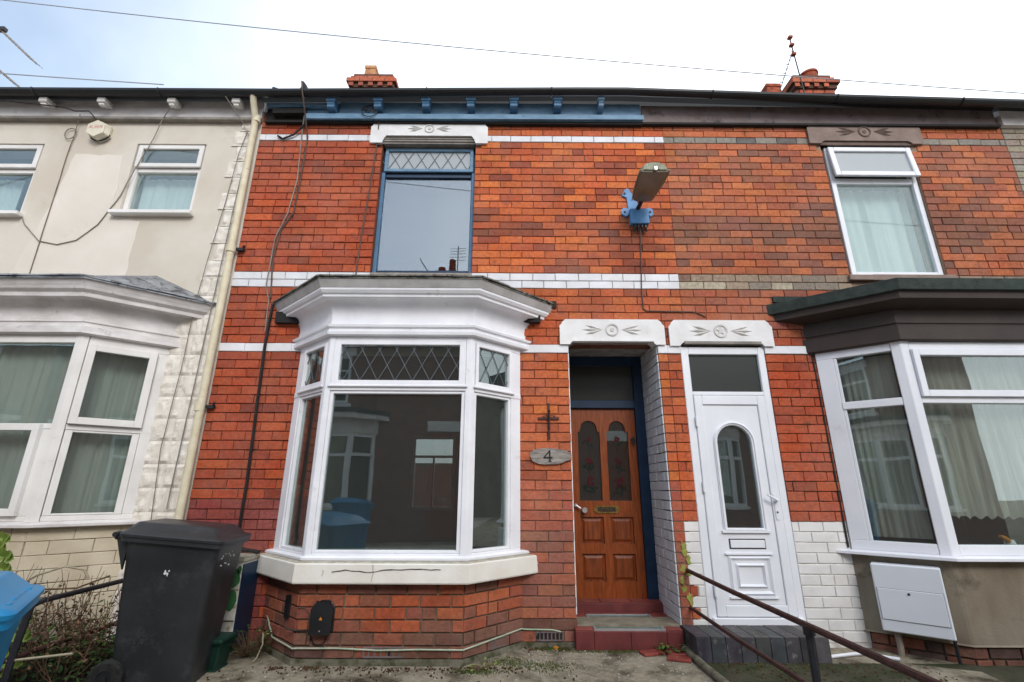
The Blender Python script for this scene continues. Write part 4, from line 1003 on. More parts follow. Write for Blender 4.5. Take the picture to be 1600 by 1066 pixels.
D = MB(); D.ring(FW, ring(.034), ring(.0), pd1-.004, pd1+.012); D.ring(FW, ring(.026), ring(.014), pd1+.0115, pd1+.022); D.fbox(FW, cxm-hw-.05, cxm+hw+.05, gz0-.04, gz0-.015, pd1, pd1+.02)
D.build('glazing_bead', M['upvc'], leaf6, bevel=.003)
g_ = MB(); g_.fprism(FW, [(cxm-hw, gz0), (cxm+hw, gz0)] + [(cxm + math.cos(t)*hw, gzs + math.sin(t)*hw) for t in [PI*i/14 for i in range(15)]], -.03, -.024); g_.build('pane', M['glass'], leaf6)
D = MB()
lz0, lz1 = .695, .775
rect_frame(D, FW, cxm-.155, cxm+.155, lz0, lz1, .008, pd1-.001, pd1+.003); D.build('letter_plate_surround', M['soffit'], leaf6)
D = MB(); D.fbox(FW, cxm-.146, cxm+.146, lz0+.009, lz1-.009, pd1, pd1+.014); D.build('letter_plate', M['upvc'], leaf6, bevel=.003)
D = MB()
def framed(z0, z1, x0, x1, w_, h_):
    P0 = [(x0, z0), (x1, z0), (x1, z1), (x0, z1)]; P1 = [(x0+w_, z0+w_), (x1-w_, z0+w_), (x1-w_, z1-w_), (x0+w_, z1-w_)]; Pm = [(x0+w_*.5, z0+w_*.5), (x1-w_*.5, z0+w_*.5), (x1-w_*.5, z1-w_*.5), (x0+w_*.5, z1-w_*.5)]
    vs = [FW(x, z, pd1) for x, z in P0] + [FW(x, z, pd1+h_) for x, z in Pm] + [FW(x, z, pd1) for x, z in P1]
    D.add(vs, [(i, (i+1) % 4, 4+(i+1) % 4, 4+i) for i in range(4)] + [(4+i, 4+(i+1) % 4, 8+(i+1) % 4, 8+i) for i in range(4)])
framed(.335, .645, cxm-.185, cxm+.185, .04, .018); framed(.395, .585, cxm-.125, cxm+.125, .03, .022)
D.fbox(FW, cxm-.20, cxm+.20, .650, .662, pd1, pd1+.018); D.fbox(FW, cxm-.20, cxm+.20, .318, .330, pd1, pd1+.018)
D.build('moulded_panel', M['upvc'], leaf6)
D = MB(); D.fbox(FW, a1-.062, a1-.032, .93, 1.14, e1, e1+.008); D.tube([(a1-.047, -e1-.03, 1.085), (a1-.05, -e1-.045, 1.088), (a1-.13, -e1-.045, 1.135)], .009, 8); D.disc((a1-.047, -e1, 1.085), (0, -1, 0), .012, .04, 8)
D.build('door_handle', M['upvc'], leaf6)
D = MB(); D.disc((a1-.047, -e1-.008, .99), (0, -1, 0), .008, .004, 8); D.build('keyhole', M['soffit'], leaf6)
for z in (1.72, 1.15, .33):
    D = MB(); D.tube([(1.702, -.012, z), (1.702, -.012, z+.09)], .011, 8); D.build('hinge', M['upvc'], leaf6)
room(1.55, 2.6, .30, 2.4, .1, 2.6, h6, 'interior_dark', name='hallway')
D = MB(); D.fbox(FW, 1.70, 1.96, .2, 2.4, -.9, -.86); D.build('inner_door_lining', M['white_wood'], h6)

# bay window of the right house
t = MB(); t.fbox(FW, 2.868, 2.882, .71, 2.405, .0, .008); t.build('sealant_gap', M['soffit'], h6)
POLY6 = [(2.88, 0), (3.38, -.42), (4.70, -.42), (5.2, 0)]
B6 = MB(); faces6 = [fmap(POLY6[k], POLY6[k+1]) for k in range(3)]
zs, zh = .70, 2.41
for k, f in enumerate(faces6):
    L = f.len; a, b = ((.02, L-.07), (.07, L-.07), (.07, L-.02))[k]
    B6.fbox(f, a, b, 2.34, zh, -.07, 0); B6.fbox(f, a, b, zs, .775, -.07, 0)
    if k == 0: B6.fbox(f, a, .185-.03, .775, 2.34, -.07, -.0)
    if k == 2: B6.fbox(f, L-.155, b, .775, 2.34, -.07, -.0)
for k in (1, 2):
    f0, f1 = faces6[k-1], faces6[k]
    P = [f0(f0.len-.07, 0, 0)[:2], POLY6[k], f1(.07, 0, 0)[:2], f1(.07, 0, -.11)[:2], f0(f0.len-.07, 0, -.11)[:2]]
    P = [(x, y-.004) if i < 3 else (x, y) for i, (x, y) in enumerate(P)]; B6.prism(P, zs+.001, zh-.001)
bay6 = B6.build('bay_window', M['upvc'], h6, bevel=.004)
f = faces6[0]; t = MB(); t.fbox(f, .156, f.len-.071, 1.865, 1.93, -.06, .004); t.fbox(f, .156, .18, .776, 1.864, -.06, -.004); t.fbox(f, .156, .18, 1.931, 2.339, -.06, -.004); t.build('transom', M['upvc'], bay6, bevel=.004)
pane(bay6, f, .18, f.len-.071, .775, 1.865, -.03); pane(bay6, f, .18, f.len-.071, 1.93, 2.34, -.03)
f = faces6[1]; t = MB(); t.fbox(f, .071, f.len-.071, 1.875, 1.925, -.06, .002); t.build('transom', M['upvc'], bay6, bevel=.003)
sashes(bay6, f, .072, f.len-.072, 1.926, 2.338, .055, -.03, .03, 'upvc')
pane(bay6, f, .071, f.len-.071, .775, 1.875, -.03)
t = MB(); t.sweep(POLY6, [(-.05, .665), (.055, .665), (.07, .668), (.07, .69), (.0, .7005), (-.05, .7005)]); t.build('sill_board', M['upvc'], bay6, bevel=.002)
st_ = MB(); st_.prism(offset_poly(POLY6, -.01), .09, .665); st_.build('rendered_base', M['stucco'], bay6, bevel=.01)
bay_bricks(bay6, offset_poly(POLY6, -.028, 0.0), -.078, 2, lambda x, z, r: pickm((3, '6f4538'), (2, '824a38'), (2, '473733')), lin('5f594d'), joint=.012)
t = MB(); t.sweep(POLY6, [(-.06, 2.41), (.035, 2.41), (.045, 2.42), (.045, 2.545), (.03, 2.553), (.022, 2.556), (.022, 2.567), (.032, 2.572), (.032, 2.70), (-.06, 2.70)]); t.build('frieze', M['brown_bay'], bay6, bevel=.002)
t = MB(); t.sweep(POLY6, [(-.06, 2.7005), (.05, 2.7005), (.17, 2.735), (.20, 2.74), (.205, 2.80), (-.06, 2.80)]); t.build('cornice', M['brown_bay'], bay6)
t = MB(); t.sweep(POLY6, [(-.06, 2.8005), (.215, 2.8005), (.235, 2.806), (.24, 2.905), (.215, 2.915), (-.06, 3.0)]); t.build('bay_roof', M['felt'], bay6, jitter=.002)
t = MB(); t.fbox(FW, 2.58, 2.99, 2.93, 2.99, -.005, .03); build_each(t, 'lead_flashing', M['felt'], bay6)
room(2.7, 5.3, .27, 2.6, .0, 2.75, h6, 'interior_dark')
cl = MB(); cl.prism([(2.9, .27), (3.41, -.36), (4.67, -.36), (5.15, .27)], 2.42, 2.48); cl.build('bay_ceiling', M['interior_dark'], h6)
cl = MB(); cl.prism([(2.9, .27), (3.41, -.34), (4.67, -.34), (5.15, .27)], .60, .69); cl.build('bay_window_board', M['white_wood'], h6)
curtain(faces6[1], .09, 1.25, .95, 2.36, -.16, 'curtain_beige', 'gathered beige net curtain behind the front panes of the brown-roofed bay', waves=15, amp=.02, hem=lambda t: .03*abs(math.sin(t*40)))
curtain(faces6[0], .12, .57, .80, 2.34, -.14, 'curtain_beige', 'beige net curtain in the angled side pane above the meter box', waves=7, amp=.02)
# lace valance and toy on the window board
toy = thing('ornament', 'small white goose ornament with orange beak on the bay window board', 'ornament', (4.05, -.27, .69))
t = MB()
t.tube([(4.02, -.25, .69), (4.02, -.25, .72), (4.02, -.25, .77), (4.02, -.25, .80)], .055, 12, .03); t.build('body', M['white_wood'], toy, smooth=True)
t = MB(); t.tube([(4.00, -.26, .79), (3.97, -.27, .815), (3.93, -.275, .83)], .022, 8, .012); t.build('beak', M['orange_leaf'], toy, smooth=True)

# gas meter box on the canted face
mbx = thing('meter_box', 'white gas meter box fixed to the angled base of the right bay', 'meter box', (3.05, -.35, .14))
f = faces6[0]; t = MB()
t.fbox(f, .135, .565, .135, .615, -.006, .12); t.build('box', M['meter'], mbx, bevel=.008)
t = MB(); t.fbox(f, .150, .548, .22, .44, .12, .126); t.build('door', M['meter'], mbx, bevel=.003)
t = MB(); rect_frame(t, f, .148, .55, .218, .442, .0022, .12, .1225); t.build('door_gap', M['soffit'], mbx)
t = MB(); t.disc(f(.345, .415, .126), Vector(f(0, 0, 1)) - Vector(f(0, 0, 0)), .009, .004, 10); t.build('lock', M['iron_black'], mbx)
t = MB(); t.tube([f(.22, .135, .05), f(.22, .02, .05), f(.215, -.035, .05)], .022, 8); t.build('gas_pipe', M['cable_grey'], mbx, smooth=True)
t = MB(); t.tube([f(.55, .135, .02), f(.552, -.035, .02)], .012, 6); t.build('supply_pipe', M['iron_black'], mbx)
wp = MB(); wp.tube([(2.40, -.26, -.02), (2.62, -.20, -.018), (2.72, -.19, -.015), (2.80, -.24, -.02), (2.90, -.31, -.02)], .012, 8)
tag(wp.build('waste_pipe', M['upvc'], None, origin=(2.6, -.2, -.035), smooth=True), 'thin white plastic pipe lying on the ground below the white bricks', 'pipe')

# grey engineering brick step
gs = thing('doorstep', 'grey engineering brick step in front of the white plastic door', 'step', (1.88, -.15, -.035))
t = MB(); t.cc = lin('4a4a4c'); t.box(1.392, 2.368, -.342, .009, -.035, .122); t.build('step_base', M['eng_tile'], gs)
n = 9; ww = (2.375-1.385)/n
for i in range(n):
    x0 = 1.385 + i*ww; cc = vary(lin(random.choice(['4c4d50', '3f4043', '5c5b5c', '47454a'])), .15)
    t = MB(); t.box(x0+.003, x0+ww-.003, -.35, -.3425, -.034, .124); o = t.build('brick', M['eng_tile'], gs, bevel=.002); o.color = c4(cc)
    for y0, y1 in ((-.35, -.24), (-.236, -.02)):
        t = MB(); t.box(x0+.003, x0+ww-.003, y0, y1, .1245, .132 + U(-.001, .002)); o = t.build('brick', M['eng_tile'], gs, bevel=.002); o.color = c4((cc[0]*1.2, cc[1]*1.15, cc[2]*1.05))

# ================================================================== left (cream) house
h2 = thing('terraced_house', 'cream rendered terraced house with stone cladding and grey-white bay window', 'house', (-4.2, .3, -.035), 'terraced houses in the row')
holes2 = [(-4.08, -3.33, 3.895, 4.76), (-5.85, -5.09, 3.875, 4.75), (-5.15, -3.26, .9, 2.86)]
wall_mortar(-7.0, XL-.001, -.035, 5.2, holes2, lambda x, z: (1, 1, 1), 'wall', h2, M['render'], yf=.0)
M['render_light'] = mat('smooth_render_patch', lin('d5cec4'), lin('cbc3b7'), scale=1.4, rough=.9, bump=.3, bscale=90, dirt=lin('b0a596'), dscale=2.5, dlo=.62, dhi=.85)
def patch(P, dd=.003):
    mb = MB(); Q = []
    for (a, b), (c, d) in zip(P, P[1:] + P[:1]):
        for i in range(6): t_ = i/6; Q.append((a+(c-a)*t_ + (U(-.012, .012) if i else 0), b+(d-b)*t_ + (U(-.012, .012) if i else 0)))
    mb.fprism(FW, Q, -.006, dd); return mb.build('render_patch', M['render_light'], h2)
patch([(-4.98, 3.15), (-3.84, 3.15), (-3.83, 3.80), (-4.14, 3.82), (-4.20, 4.6), (-4.72, 4.62), (-4.80, 4.0)])
FL = lambda s, z, d: (s, -d, z)
for (x0, x1, z0, z1) in ((-4.08, -3.33, 3.90, 4.76), (-5.84, -5.09, 3.878, 4.75)):
    w = MB(); e0, e1 = -.10, -.03
    rect_frame(w, FW, x0, x1, z0, z1, .05, e0, e1, wb=.03, wt=.02); w.fbox(FW, x0+.05, x1-.05, z0+.515, z0+.57, e0, e1-.002)
    wo = w.build('window', M['upvc_old'], h2, bevel=.004)
    w = MB(); rect_frame(w, FW, x0+.02, x1-.02, z0+.565, z1-.015, .05, e1+.001, e1+.03); w.build('toplight_frame', M['upvc_old'], wo, bevel=.005)
    pane(wo, FW, x0+.07, x1-.07, z0+.615, z1-.065, e1+.01); pane(wo, FW, x0+.05, x1-.05, z0+.03, z0+.515, e1-.03)
    w = MB(); w.fbox(FW, x0-.05, x1+.04, z0-.045, z0-.004, -.11, .075); w.build('sill', M['upvc_old'], wo, bevel=.005)
    room(x0-.4, x1+.4, .30, 2.0, 3.0, 5.12, h2, 'interior_dark')
curtain(FW, -4.05, -3.36, 3.92, 4.42, -.17, 'curtain_white', 'white voile curtain in the small upper window beside the alarm box', waves=6, amp=.02)
curtain(FW, -5.80, -5.36, 3.90, 4.40, -.17, 'curtain_white', 'white voile curtain in the upper window at the left edge', waves=5, amp=.02)
bo = MB(); bo.tube([(-5.20, .22, 3.905), (-5.20, .22, 4.12), (-5.20, .22, 4.22)], .11, 14, .07); tag(bo.build('vase', M['bin_blue'], None, origin=(-5.2, .22, 3.90), smooth=True), 'rounded turquoise blue object standing inside the upper left window', 'vase')
# rock-faced cladding blocks and quoins
def rock(parent, x0, x1, z0, z1, y=0, d=.022, m='cladding', name='cladding_block'):
    n = 9; mm = 8; mb = MB(); vs = []
    sd_ = U(0, 100)
    for j in range(mm+1):
        for i in range(n+1):
            u, v = i/n, j/mm; e = min(u, 1-u, v, 1-v)
            dd = d*(0 if e < 1e-6 else .62 + .9*noise.noise(Vector((u*3.3+sd_, v*2.6, sd_)))) + (0 if e < 1e-6 else U(-.0015, .0015))
            vs.append((x0 + (x1-x0)*u, y - (.003 if e < 1e-6 else max(.004, dd)), z0 + (z1-z0)*v))
    fs = [(j*(n+1)+i, j*(n+1)+i+1, (j+1)*(n+1)+i+1, (j+1)*(n+1)+i) for j in range(mm) for i in range(n)]
    b = len(vs); bd = [i for i in range(n+1)] + [j*(n+1)+n for j in range(1, mm+1)] + [mm*(n+1)+i for i in range(n-1, -1, -1)] + [j*(n+1) for j in range(mm-1, 0, -1)]
    vs += [(vs[k][0], y+.012, vs[k][2]) for k in bd]; q = len(bd)
    fs += [(bd[k], b+k, b+(k+1) % q, bd[(k+1) % q]) for k in range(q)] + [tuple(b+k for k in range(q))]
    mb.add(vs, fs); return mb.build(name, M[m], parent)
z = 3.16; k = 0
while z < 5.0:
    wd = k % 2 == 0; rock(h2, -3.05 if wd else -2.985, -2.865, z+.006, z+.19, 0, .02, name='quoin_block')
    lg = MB(); lg.fbox(FW, (-3.05 if wd else -2.985)-.005, -2.86, z-.006, z+.006, 0, .012); lg.build('quoin_joint', M['cladding'], h2)
    z += .197; k += 1
z = -.03; k = 0
cb = MB(); cb.fbox(FW, -3.26, -2.852, -.035, 2.75, 0, .004); cb.fbox(FW, -3.05, -2.852, 2.75, 3.16, 0, .004); cb.build('cladding_bed', M['cladding'], h2)
while z < 3.05:
    cuts = [-3.26, -3.10, -2.97, -2.855] if k % 2 else [-3.26, -3.03, -2.855]
    if z > 2.75: cuts = [-3.08, -2.97, -2.855] if k % 2 else [-3.04, -2.855]
    for a, b in zip(cuts[:-1], cuts[1:]): rock(h2, a+.004, b-.004, z+.004, z+.196, -.004, .017)
    z += .2; k += 1
# white eaves board, corbels
fa = MB(); fa.fbox(FW, -7.0, -2.765, 5.075, 5.30, .0, .04); fa.build('fascia', M['old_white'], h2, bevel=.003)
fa = MB(); fa.fbox(FW, -7.0, -2.765, 5.035, 5.074, .0, .06); fa.build('fascia_mould', M['drip'], h2, bevel=.006)
eaves(h2, -7.0, XL-.001)
for x in (-5.09, -4.46, -3.70, -3.0):
    z = gz(x)-.05; c = MB(); c.box(x-.045, x+.045, -.172, -.095, z-.055, z+.005); c.box(x-.035, x+.035, -.095, -.041, z-.045, z+.02); c.box(x-.03, x+.03, -.155, -.105, z-.085, z-.0555); c.build('corbel', M['upvc_old'], h2, bevel=.008)
# bay of the cream house
POLY2 = [(-5.42, 0), (-4.93, -.42), (-3.69, -.42), (-3.2, 0)]
faces2 = [fmap(POLY2[k], POLY2[k+1]) for k in range(3)]
B = MB(); zs, zh = .915, 2.43
for k, f in enumerate(faces2):
    L = f.len; a, b = ((.02, L-.05), (.05, L-.05), (.05, L-.02))[k]
    B.fbox(f, a, b, 2.36, zh, -.07, 0); B.fbox(f, a, b, zs, .955, -.07, 0); B.fbox(f, a, b, 1.625, 1.67, -.07, 0)
    if k == 0: B.fbox(f, a, a+.08, .955, 2.36, -.07, -.001)
    if k == 2: B.fbox(f, b-.08, b, .955, 2.36, -.07, -.001)
for k in (1, 2):
    f0, f1 = faces2[k-1], faces2[k]
    P = [f0(f0.len-.05, 0, 0)[:2], POLY2[k], f1(.05, 0, 0)[:2], f1(.05, 0, -.11)[:2], f0(f0.len-.05, 0, -.11)[:2]]
    P = [(x, y-.005) if i < 3 else (x, y) for i, (x, y) in enumerate(P)]; B.prism(P, zs+.001, zh-.001)
bay2 = B.build('bay_window', M['upvc_old'], h2, bevel=.004)
f = faces2[2]; sashes(bay2, f, .052, f.len-.102, 1.672, 2.358, .058, -.02, .034, 'upvc_old'); sashes(bay2, f, .052, f.len-.102, .957, 1.623, .05, -.05, -.004, 'upvc_old', wb=.015, wt=.015)
f = faces2[1]; L = f.len; pane(bay2, f, .05, L-.05, 1.67, 2.36, -.03); sashes(bay2, f, .60, L-.115, .957, 1.665, .055, -.01, .034, 'upvc_old')
t = MB(); t.fbox(f, L-.114, L-.051, .957, 1.624, -.06, -.003); t.fbox(f, .55, .599, .957, 1.624, -.06, -.003); build_each(t, 'mullion', M['upvc_old'], bay2); sashes(bay2, f, .052, .548, .957, 1.623, .05, -.05, -.004, 'upvc_old')
f = faces2[0]; sashes(bay2, f, .102, f.len-.052, 1.672, 2.358, .05, -.05, -.004, 'upvc_old'); sashes(bay2, f, .102, f.len-.052, .957, 1.623, .05, -.05, -.004, 'upvc_old')
t = MB(); t.sweep(POLY2, [(-.05, .872), (.055, .872), (.07, .876), (.07, .898), (.0, .9155), (-.05, .9155)]); t.build('sill_board', M['old_white'], bay2, bevel=.002)
t = MB(); t.sweep(POLY2, [(-.06, 2.43), (.03, 2.43), (.05, 2.44), (.05, 2.50), (.032, 2.508), (.032, 2.535), (.042, 2.54), (.042, 2.55), (.018, 2.56), (.014, 2.62), (.03, 2.69), (.07, 2.73), (-.06, 2.73)]); t.build('frieze', M['old_white'], bay2, smooth=True)
t = MB(); t.sweep(POLY2, [(-.06, 2.7305), (.15, 2.7305), (.155, 2.765), (.185, 2.79), (.195, 2.815), (-.06, 2.815)]); t.build('cornice', M['old_white'], bay2, bevel=.002)
t = MB(); t.sweep(POLY2, [(-.06, 2.8155), (.195, 2.8155), (.22, 2.862), (-.06, 2.862)]); t.build('eaves_board', M['old_white'], bay2)
slates(bay2, POLY2, .235, 2.862, (-4.9, -3.52, 3.20), m='lead', n_w=.2)
bay_bricks(bay2, offset_poly(POLY2, -.006, 0), -.04, 9, lambda x, z, r: (lambda k: (k, k, k*.99))(U(.94, 1.04)), lin('c8bca4'), mname='creamb', course=.1015, pitch=.28, joint=.0035) if False else None
M['creamb'] = mat('cream_painted_blocks', lin('cfc3ad'), lin('bfb199'), scale=4, rough=.85, bump=.3, bscale=70, attr=True, dirt=lin('8a7c66'), dscale=5, dlo=.62, dhi=.85)
bay_bricks(bay2, offset_poly(POLY2, -.006, 0), -.04, 9, lambda x, z, r: (lambda k: (k, k, k*.99))(U(.94, 1.04)), lin('c8bca4'), mname='creamb', course=.1015, pitch=.28, joint=.0035)
room(-5.6, -3.0, .27, 2.6, .0, 2.75, h2, 'interior_dark')
cl = MB(); cl.prism([(-5.4, .27), (-4.9, -.36), (-3.72, -.36), (-3.22, .27)], 2.44, 2.5); cl.build('bay_ceiling', M['interior_dark'], h2)
curtain(faces2[1], .1, L-.06, .93, 2.40, -.15, 'curtain', 'pale net curtain across the front panes of the grey-white bay', waves=12, amp=.02)
curtain(faces2[2], .10, faces2[2].len-.06, .93, 2.40, -.15, 'curtain', 'pale net curtain in the angled side of the grey-white bay', waves=6, amp=.02)
# downpipe
dp = thing('downpipe', 'cream painted cast iron downpipe between the cream render and red brick', 'pipe', (-2.80, -.06, -.035))
t = MB(); t.tube([(-2.805, -.19, 5.25), (-2.808, -.15, 5.17), (-2.81, -.075, 5.05), (-2.81, -.06, 4.95), (-2.80, -.06, 3.6), (-2.795, -.06, 3.0), (-2.79, -.06, 1.9), (-2.79, -.06, -.03)], .034, 12); t.build('pipe', M['pipe'], dp, smooth=True)
for z in (5.0, 3.42, 1.83): 
    t = MB(); t.tube([(-2.80, -.06, z), (-2.80, -.06, z+.075)], .043, 12); t.build('collar', M['pipe'], dp, smooth=True)
for z in (3.45, 1.86):
    t = MB(); t.box(-2.76, -2.69, -.045, -.0095, z, z+.03); t.tube([(-2.70, -.03, z+.015), (-2.68, -.05, z+.05)], .012, 6); t.build('bracket', M['iron_black'], dp)

# far right neighbour
h8 = thing('terraced_house', 'grey-painted brick house at the far right edge of the row', 'house', (6.3, .3, -.035), 'terraced houses in the row')
wall_mortar(XR+.001, 7.6, -.035, 5.2, [], lambda x, z: lin('857a6e'), 'wall', h8, M['mortar'])
mm_ = MB()
for row in range(62):
    for s0, s1 in row_pieces(XR+.004, 7.6, row): mass_brick(mm_, FW, s0, s1, row*CO+.004, (row+1)*CO-.004, .0, vary(lin('9d9286'), .08))
tag(mm_.build('brickwork', M['brick'], h8), kind='stuff')
eaves(h8, XR, 7.6); t = MB(); t.fbox(FW, XR-.01, 7.6, 5.05, 5.29, .0, .05); t.build('fascia', M['old_white'], h8)

# ================================================================== street lamp on the wall
lm = thing('street_lamp', 'old wall-mounted street lamp with mossy grey head on a blue bracket', 'lamp', (1.33, 0, 3.9))
t = MB()
t.fbox(FW, 1.232, 1.422, 3.775, 3.945, .0, .07)
t.fprism(FW, [(1.158, 3.915), (1.20, 3.885), (1.25, 3.93), (1.26, 3.965), (1.18, 3.975), (1.158, 3.96)], .0, .022)
t.fprism(FW, [(1.40, 3.965), (1.42, 3.93), (1.455, 3.885), (1.48, 3.91), (1.475, 3.965), (1.44, 3.98)], .0, .022)
t.fprism(FW, [(1.235, 3.945), (1.345, 3.945), (1.315, 4.08), (1.235, 4.22), (1.205, 4.19), (1.225, 4.09)], .0, .018)
t.fprism(FW, [(1.175, 4.135), (1.225, 4.11), (1.228, 4.20), (1.21, 4.205)], .0, .02)
t.build('bracket', M['bracket'], lm, bevel=.004)
for x, z in ((1.187, 3.933), (1.452, 3.935), (1.20, 4.155)):
    b = MB(); b.disc((x, -.022, z), (0, -1, 0), .012, .008, 6); b.build('bolt', M['iron_black'], lm)
for x in (1.27, 1.31, 1.35, 1.385):
    b = MB(); b.tube([(x, -.04, 3.775), (x, -.042, 3.74), (x+U(-.01, .01), -.03, 3.70)], .011, 6); b.build('cable_gland', M['black'], lm)
t = MB(); t.tube([(1.30, -.03, 3.93), (1.325, -.10, 3.965), (1.335, -.18, 4.0)], .022, 8); t.build('arm', M['iron_black'], lm, smooth=True)
# head: lofted casing over a shallow bowl; axis points away from the wall
def lamp_ring(t, top):
    y = -.15 - t*.44; zc = 3.985 + t*.035; wv = .098 + .036*math.sin(min(1, t*1.25)*PI/2); xc = 1.335 + .012*t
    return xc, y, zc, wv
vs = []; nS = 9; prof = [(-1, 0), (-1.0, .35), (-.82, .8), (-.4, 1), (.4, 1), (.82, .8), (1.0, .35), (1, 0)]
for i in range(nS):
    t_ = i/(nS-1); xc, y, zc, wv = lamp_ring(t_, 1); e = 1 if 0 < i < nS-1 else .80; hh = (.095 if i < nS-1 else .085)*(.6 + .4*t_)
    for a, b in prof: vs.append((xc + a*wv*e, y, zc + b*hh))
nP = len(prof)
t = MB(); t.add(vs, [(i*nP+j, i*nP+j+1, (i+1)*nP+j+1, (i+1)*nP+j) for i in range(nS-1) for j in range(nP-1)] + [tuple(range(nP)), tuple((nS-1)*nP+j for j in range(nP-1, -1, -1))] + [(i*nP, (i+1)*nP, (i+1)*nP+nP-1, i*nP+nP-1) for i in range(nS-1)])
t.build('lamp_casing', M['lamp_body'], lm, smooth=True)
vs = []; prof = [(-1, 0), (-.97, -.5), (-.75, -.9), (-.3, -1), (.3, -1), (.75, -.9), (.97, -.5), (1, 0)]
for i in range(nS):
    t_ = .06 + .92*i/(nS-1); xc, y, zc, wv = lamp_ring(t_, 1); k = .35 + .65*math.sin(PI*min(1, .12 + .95*i/(nS-1)))
    for a, b in prof: vs.append((xc + a*wv*.96, y, zc - .003 + b*.045*k))
t = MB(); t.add(vs, [(i*nP+j, i*nP+j+1, (i+1)*nP+j+1, (i+1)*nP+j) for i in range(nS-1) for j in range(nP-1)] + [tuple(range(nP)), tuple((nS-1)*nP+j for j in range(nP-1, -1, -1))] + [(i*nP, (i+1)*nP, (i+1)*nP+nP-1, i*nP+nP-1) for i in range(nS-1)])
t.build('lamp_bowl', M['lamp_bowl'], lm, smooth=True)
rr = MB(); pts = []
for i in range(nS): xc, y, zc, wv = lamp_ring(i/(nS-1), 1); pts.append((xc-wv-.003, y, zc))
pts2 = [(p[0] + 2*(lamp_ring(i/(nS-1), 1)[3]+.003), p[1], p[2]) for i, p in enumerate(pts)]
rr.tube(pts + [(pts[-1][0]+.03, pts[-1][1]-.012, pts[-1][2]), (pts2[-1][0]-.03, pts2[-1][1]-.012, pts2[-1][2])] + pts2[::-1], .006, 5); rr.build('rim', M['lamp_body'], lm, smooth=True)
b = MB(); b.box(1.332, 1.362, -.612, -.588, 4.01, 4.05); b.build('catch', M['steel'], lm, bevel=.004)

# ================================================================== alarm box
al = thing('alarm_box', 'cream hexagonal burglar alarm box with faded red lettering under the left eaves', 'alarm', (-4.50, -.05, 4.88))
cx, cz = -4.49, 4.885
hexa = lambda r, tw=0: [(cx + math.cos(PI/6 + tw + PI/3*i)*r, cz + math.sin(PI/6 + tw + PI/3*i)*r) for i in range(6)]
t = MB(); vs = [FW(x, z, .0) for x, z in hexa(.115)] + [FW(x, z, .035) for x, z in hexa(.125)] + [FW(x-.01, z, .09) for x, z in hexa(.10)]
t.add(vs, [tuple(range(6)), tuple(range(17, 11, -1))] + [(k*6+i, k*6+(i+1) % 6, (k+1)*6+(i+1) % 6, (k+1)*6+i) for k in range(2) for i in range(6)]); t.build('cover', M['alarm'], al, bevel=.006)
t = MB(); t.tube([FW(cx + math.cos(a)*.118, cz + math.sin(a)*.118, .032) for a in [PI*1.08 + PI*.8*i/8 for i in range(9)]], .007, 6); t.build('gap', M['soffit'], al)
t = MB()
for i, segs in enumerate(([(0, 0, .5, 1), (.5, 1, 1, 0), (.25, .4, .75, .4)], [(0, 0, 0, 1), (0, 0, .8, 0)], [(0, 0, .5, 1), (.5, 1, 1, 0), (.25, .4, .75, .4)], [(0, 0, 0, 1), (0, 1, .8, .8), (.8, .6, 0, .5), (.3, .5, .9, 0)], [(0, 0, 0, 1), (0, 1, .5, .4), (.5, .4, 1, 1), (1, 1, 1, 0)])):
    for x0, y0, x1, y1 in segs:
        a = Vector((cx-.082+i*.029+x0*.02, cz+.0+y0*.035)); b = Vector((cx-.082+i*.029+x1*.02, cz+.0+y1*.035)); tt_ = (b-a).normalized()*.002; nn = Vector((-tt_.y, tt_.x))*1.3
        t.fprism(FW, [tuple(a-tt_-nn), tuple(b+tt_-nn), tuple(b+tt_+nn), tuple(a-tt_+nn)], .0895, .0915)
t.build('lettering', M['alarm_red'], al)

# ================================================================== cables
def cable(name, pts, r, m, label, n=6, cat='cable', sag=0):
    P = []
    for (a, b) in zip(pts[:-1], pts[1:]):
        for i in range(4): t = i/4; P.append(tuple(a[k] + (b[k]-a[k])*t + (U(-.002, .002) if i and k < 2 else 0) for k in range(3)))
    P.append(pts[-1]); mb = MB(); mb.tube(P, r, n); o = mb.build(name, M[m], None, origin=pts[0], smooth=True); return tag(o, label, cat)
y = -.012
cable('cable', [(-2.26, -.27, 5.36), (-2.25, -.25, 5.25), (-2.24, -.10, 5.0), (-2.235, y, 4.85), (-2.24, y, 4.3), (-2.26, y, 3.9), (-2.36, y, 3.7), (-2.39, y, 3.4), (-2.37, y, 3.15), (-2.35, y, 2.95)], .008, 'cable_dk', 'brown cable wandering down the red bricks left of the upper window')
cable('cable', [(-2.28, -.07, 5.12), (-2.30, y-.01, 4.9), (-2.27, y-.01, 4.3), (-2.31, y-.01, 3.9), (-2.40, y-.01, 3.6), (-2.41, y-.01, 3.1), (-2.36, -.02, 2.9), (-2.34, -.03, 2.6)], .006, 'cable_grey', 'thin grey cable beside the brown one left of the upper window')
cable('cable', [(-2.315, -.02, 2.88), (-2.325, -.022, 2.5), (-2.30, -.022, 1.7), (-2.285, -.022, 1.2), (-2.29, -.022, .80), (-2.32, -.03, .72), (-2.2, -.05, .68), (-2.05, -.10, .67)], .015, 'cable', 'thick black cable running down the lower brick wall to the bay sill')
cable('cable', [(-1.66, -.05, 5.20), (-1.55, -.09, 5.15), (-1.49, -.09, 5.12), (-1.46, -.05, 5.04), (-1.465, y, 4.9), (-1.49, y, 4.3), (-1.53, y, 3.6), (-1.545, y, 3.10)], .007, 'cable_dk', 'thin dark cable dropping down the bricks beside the upper window')
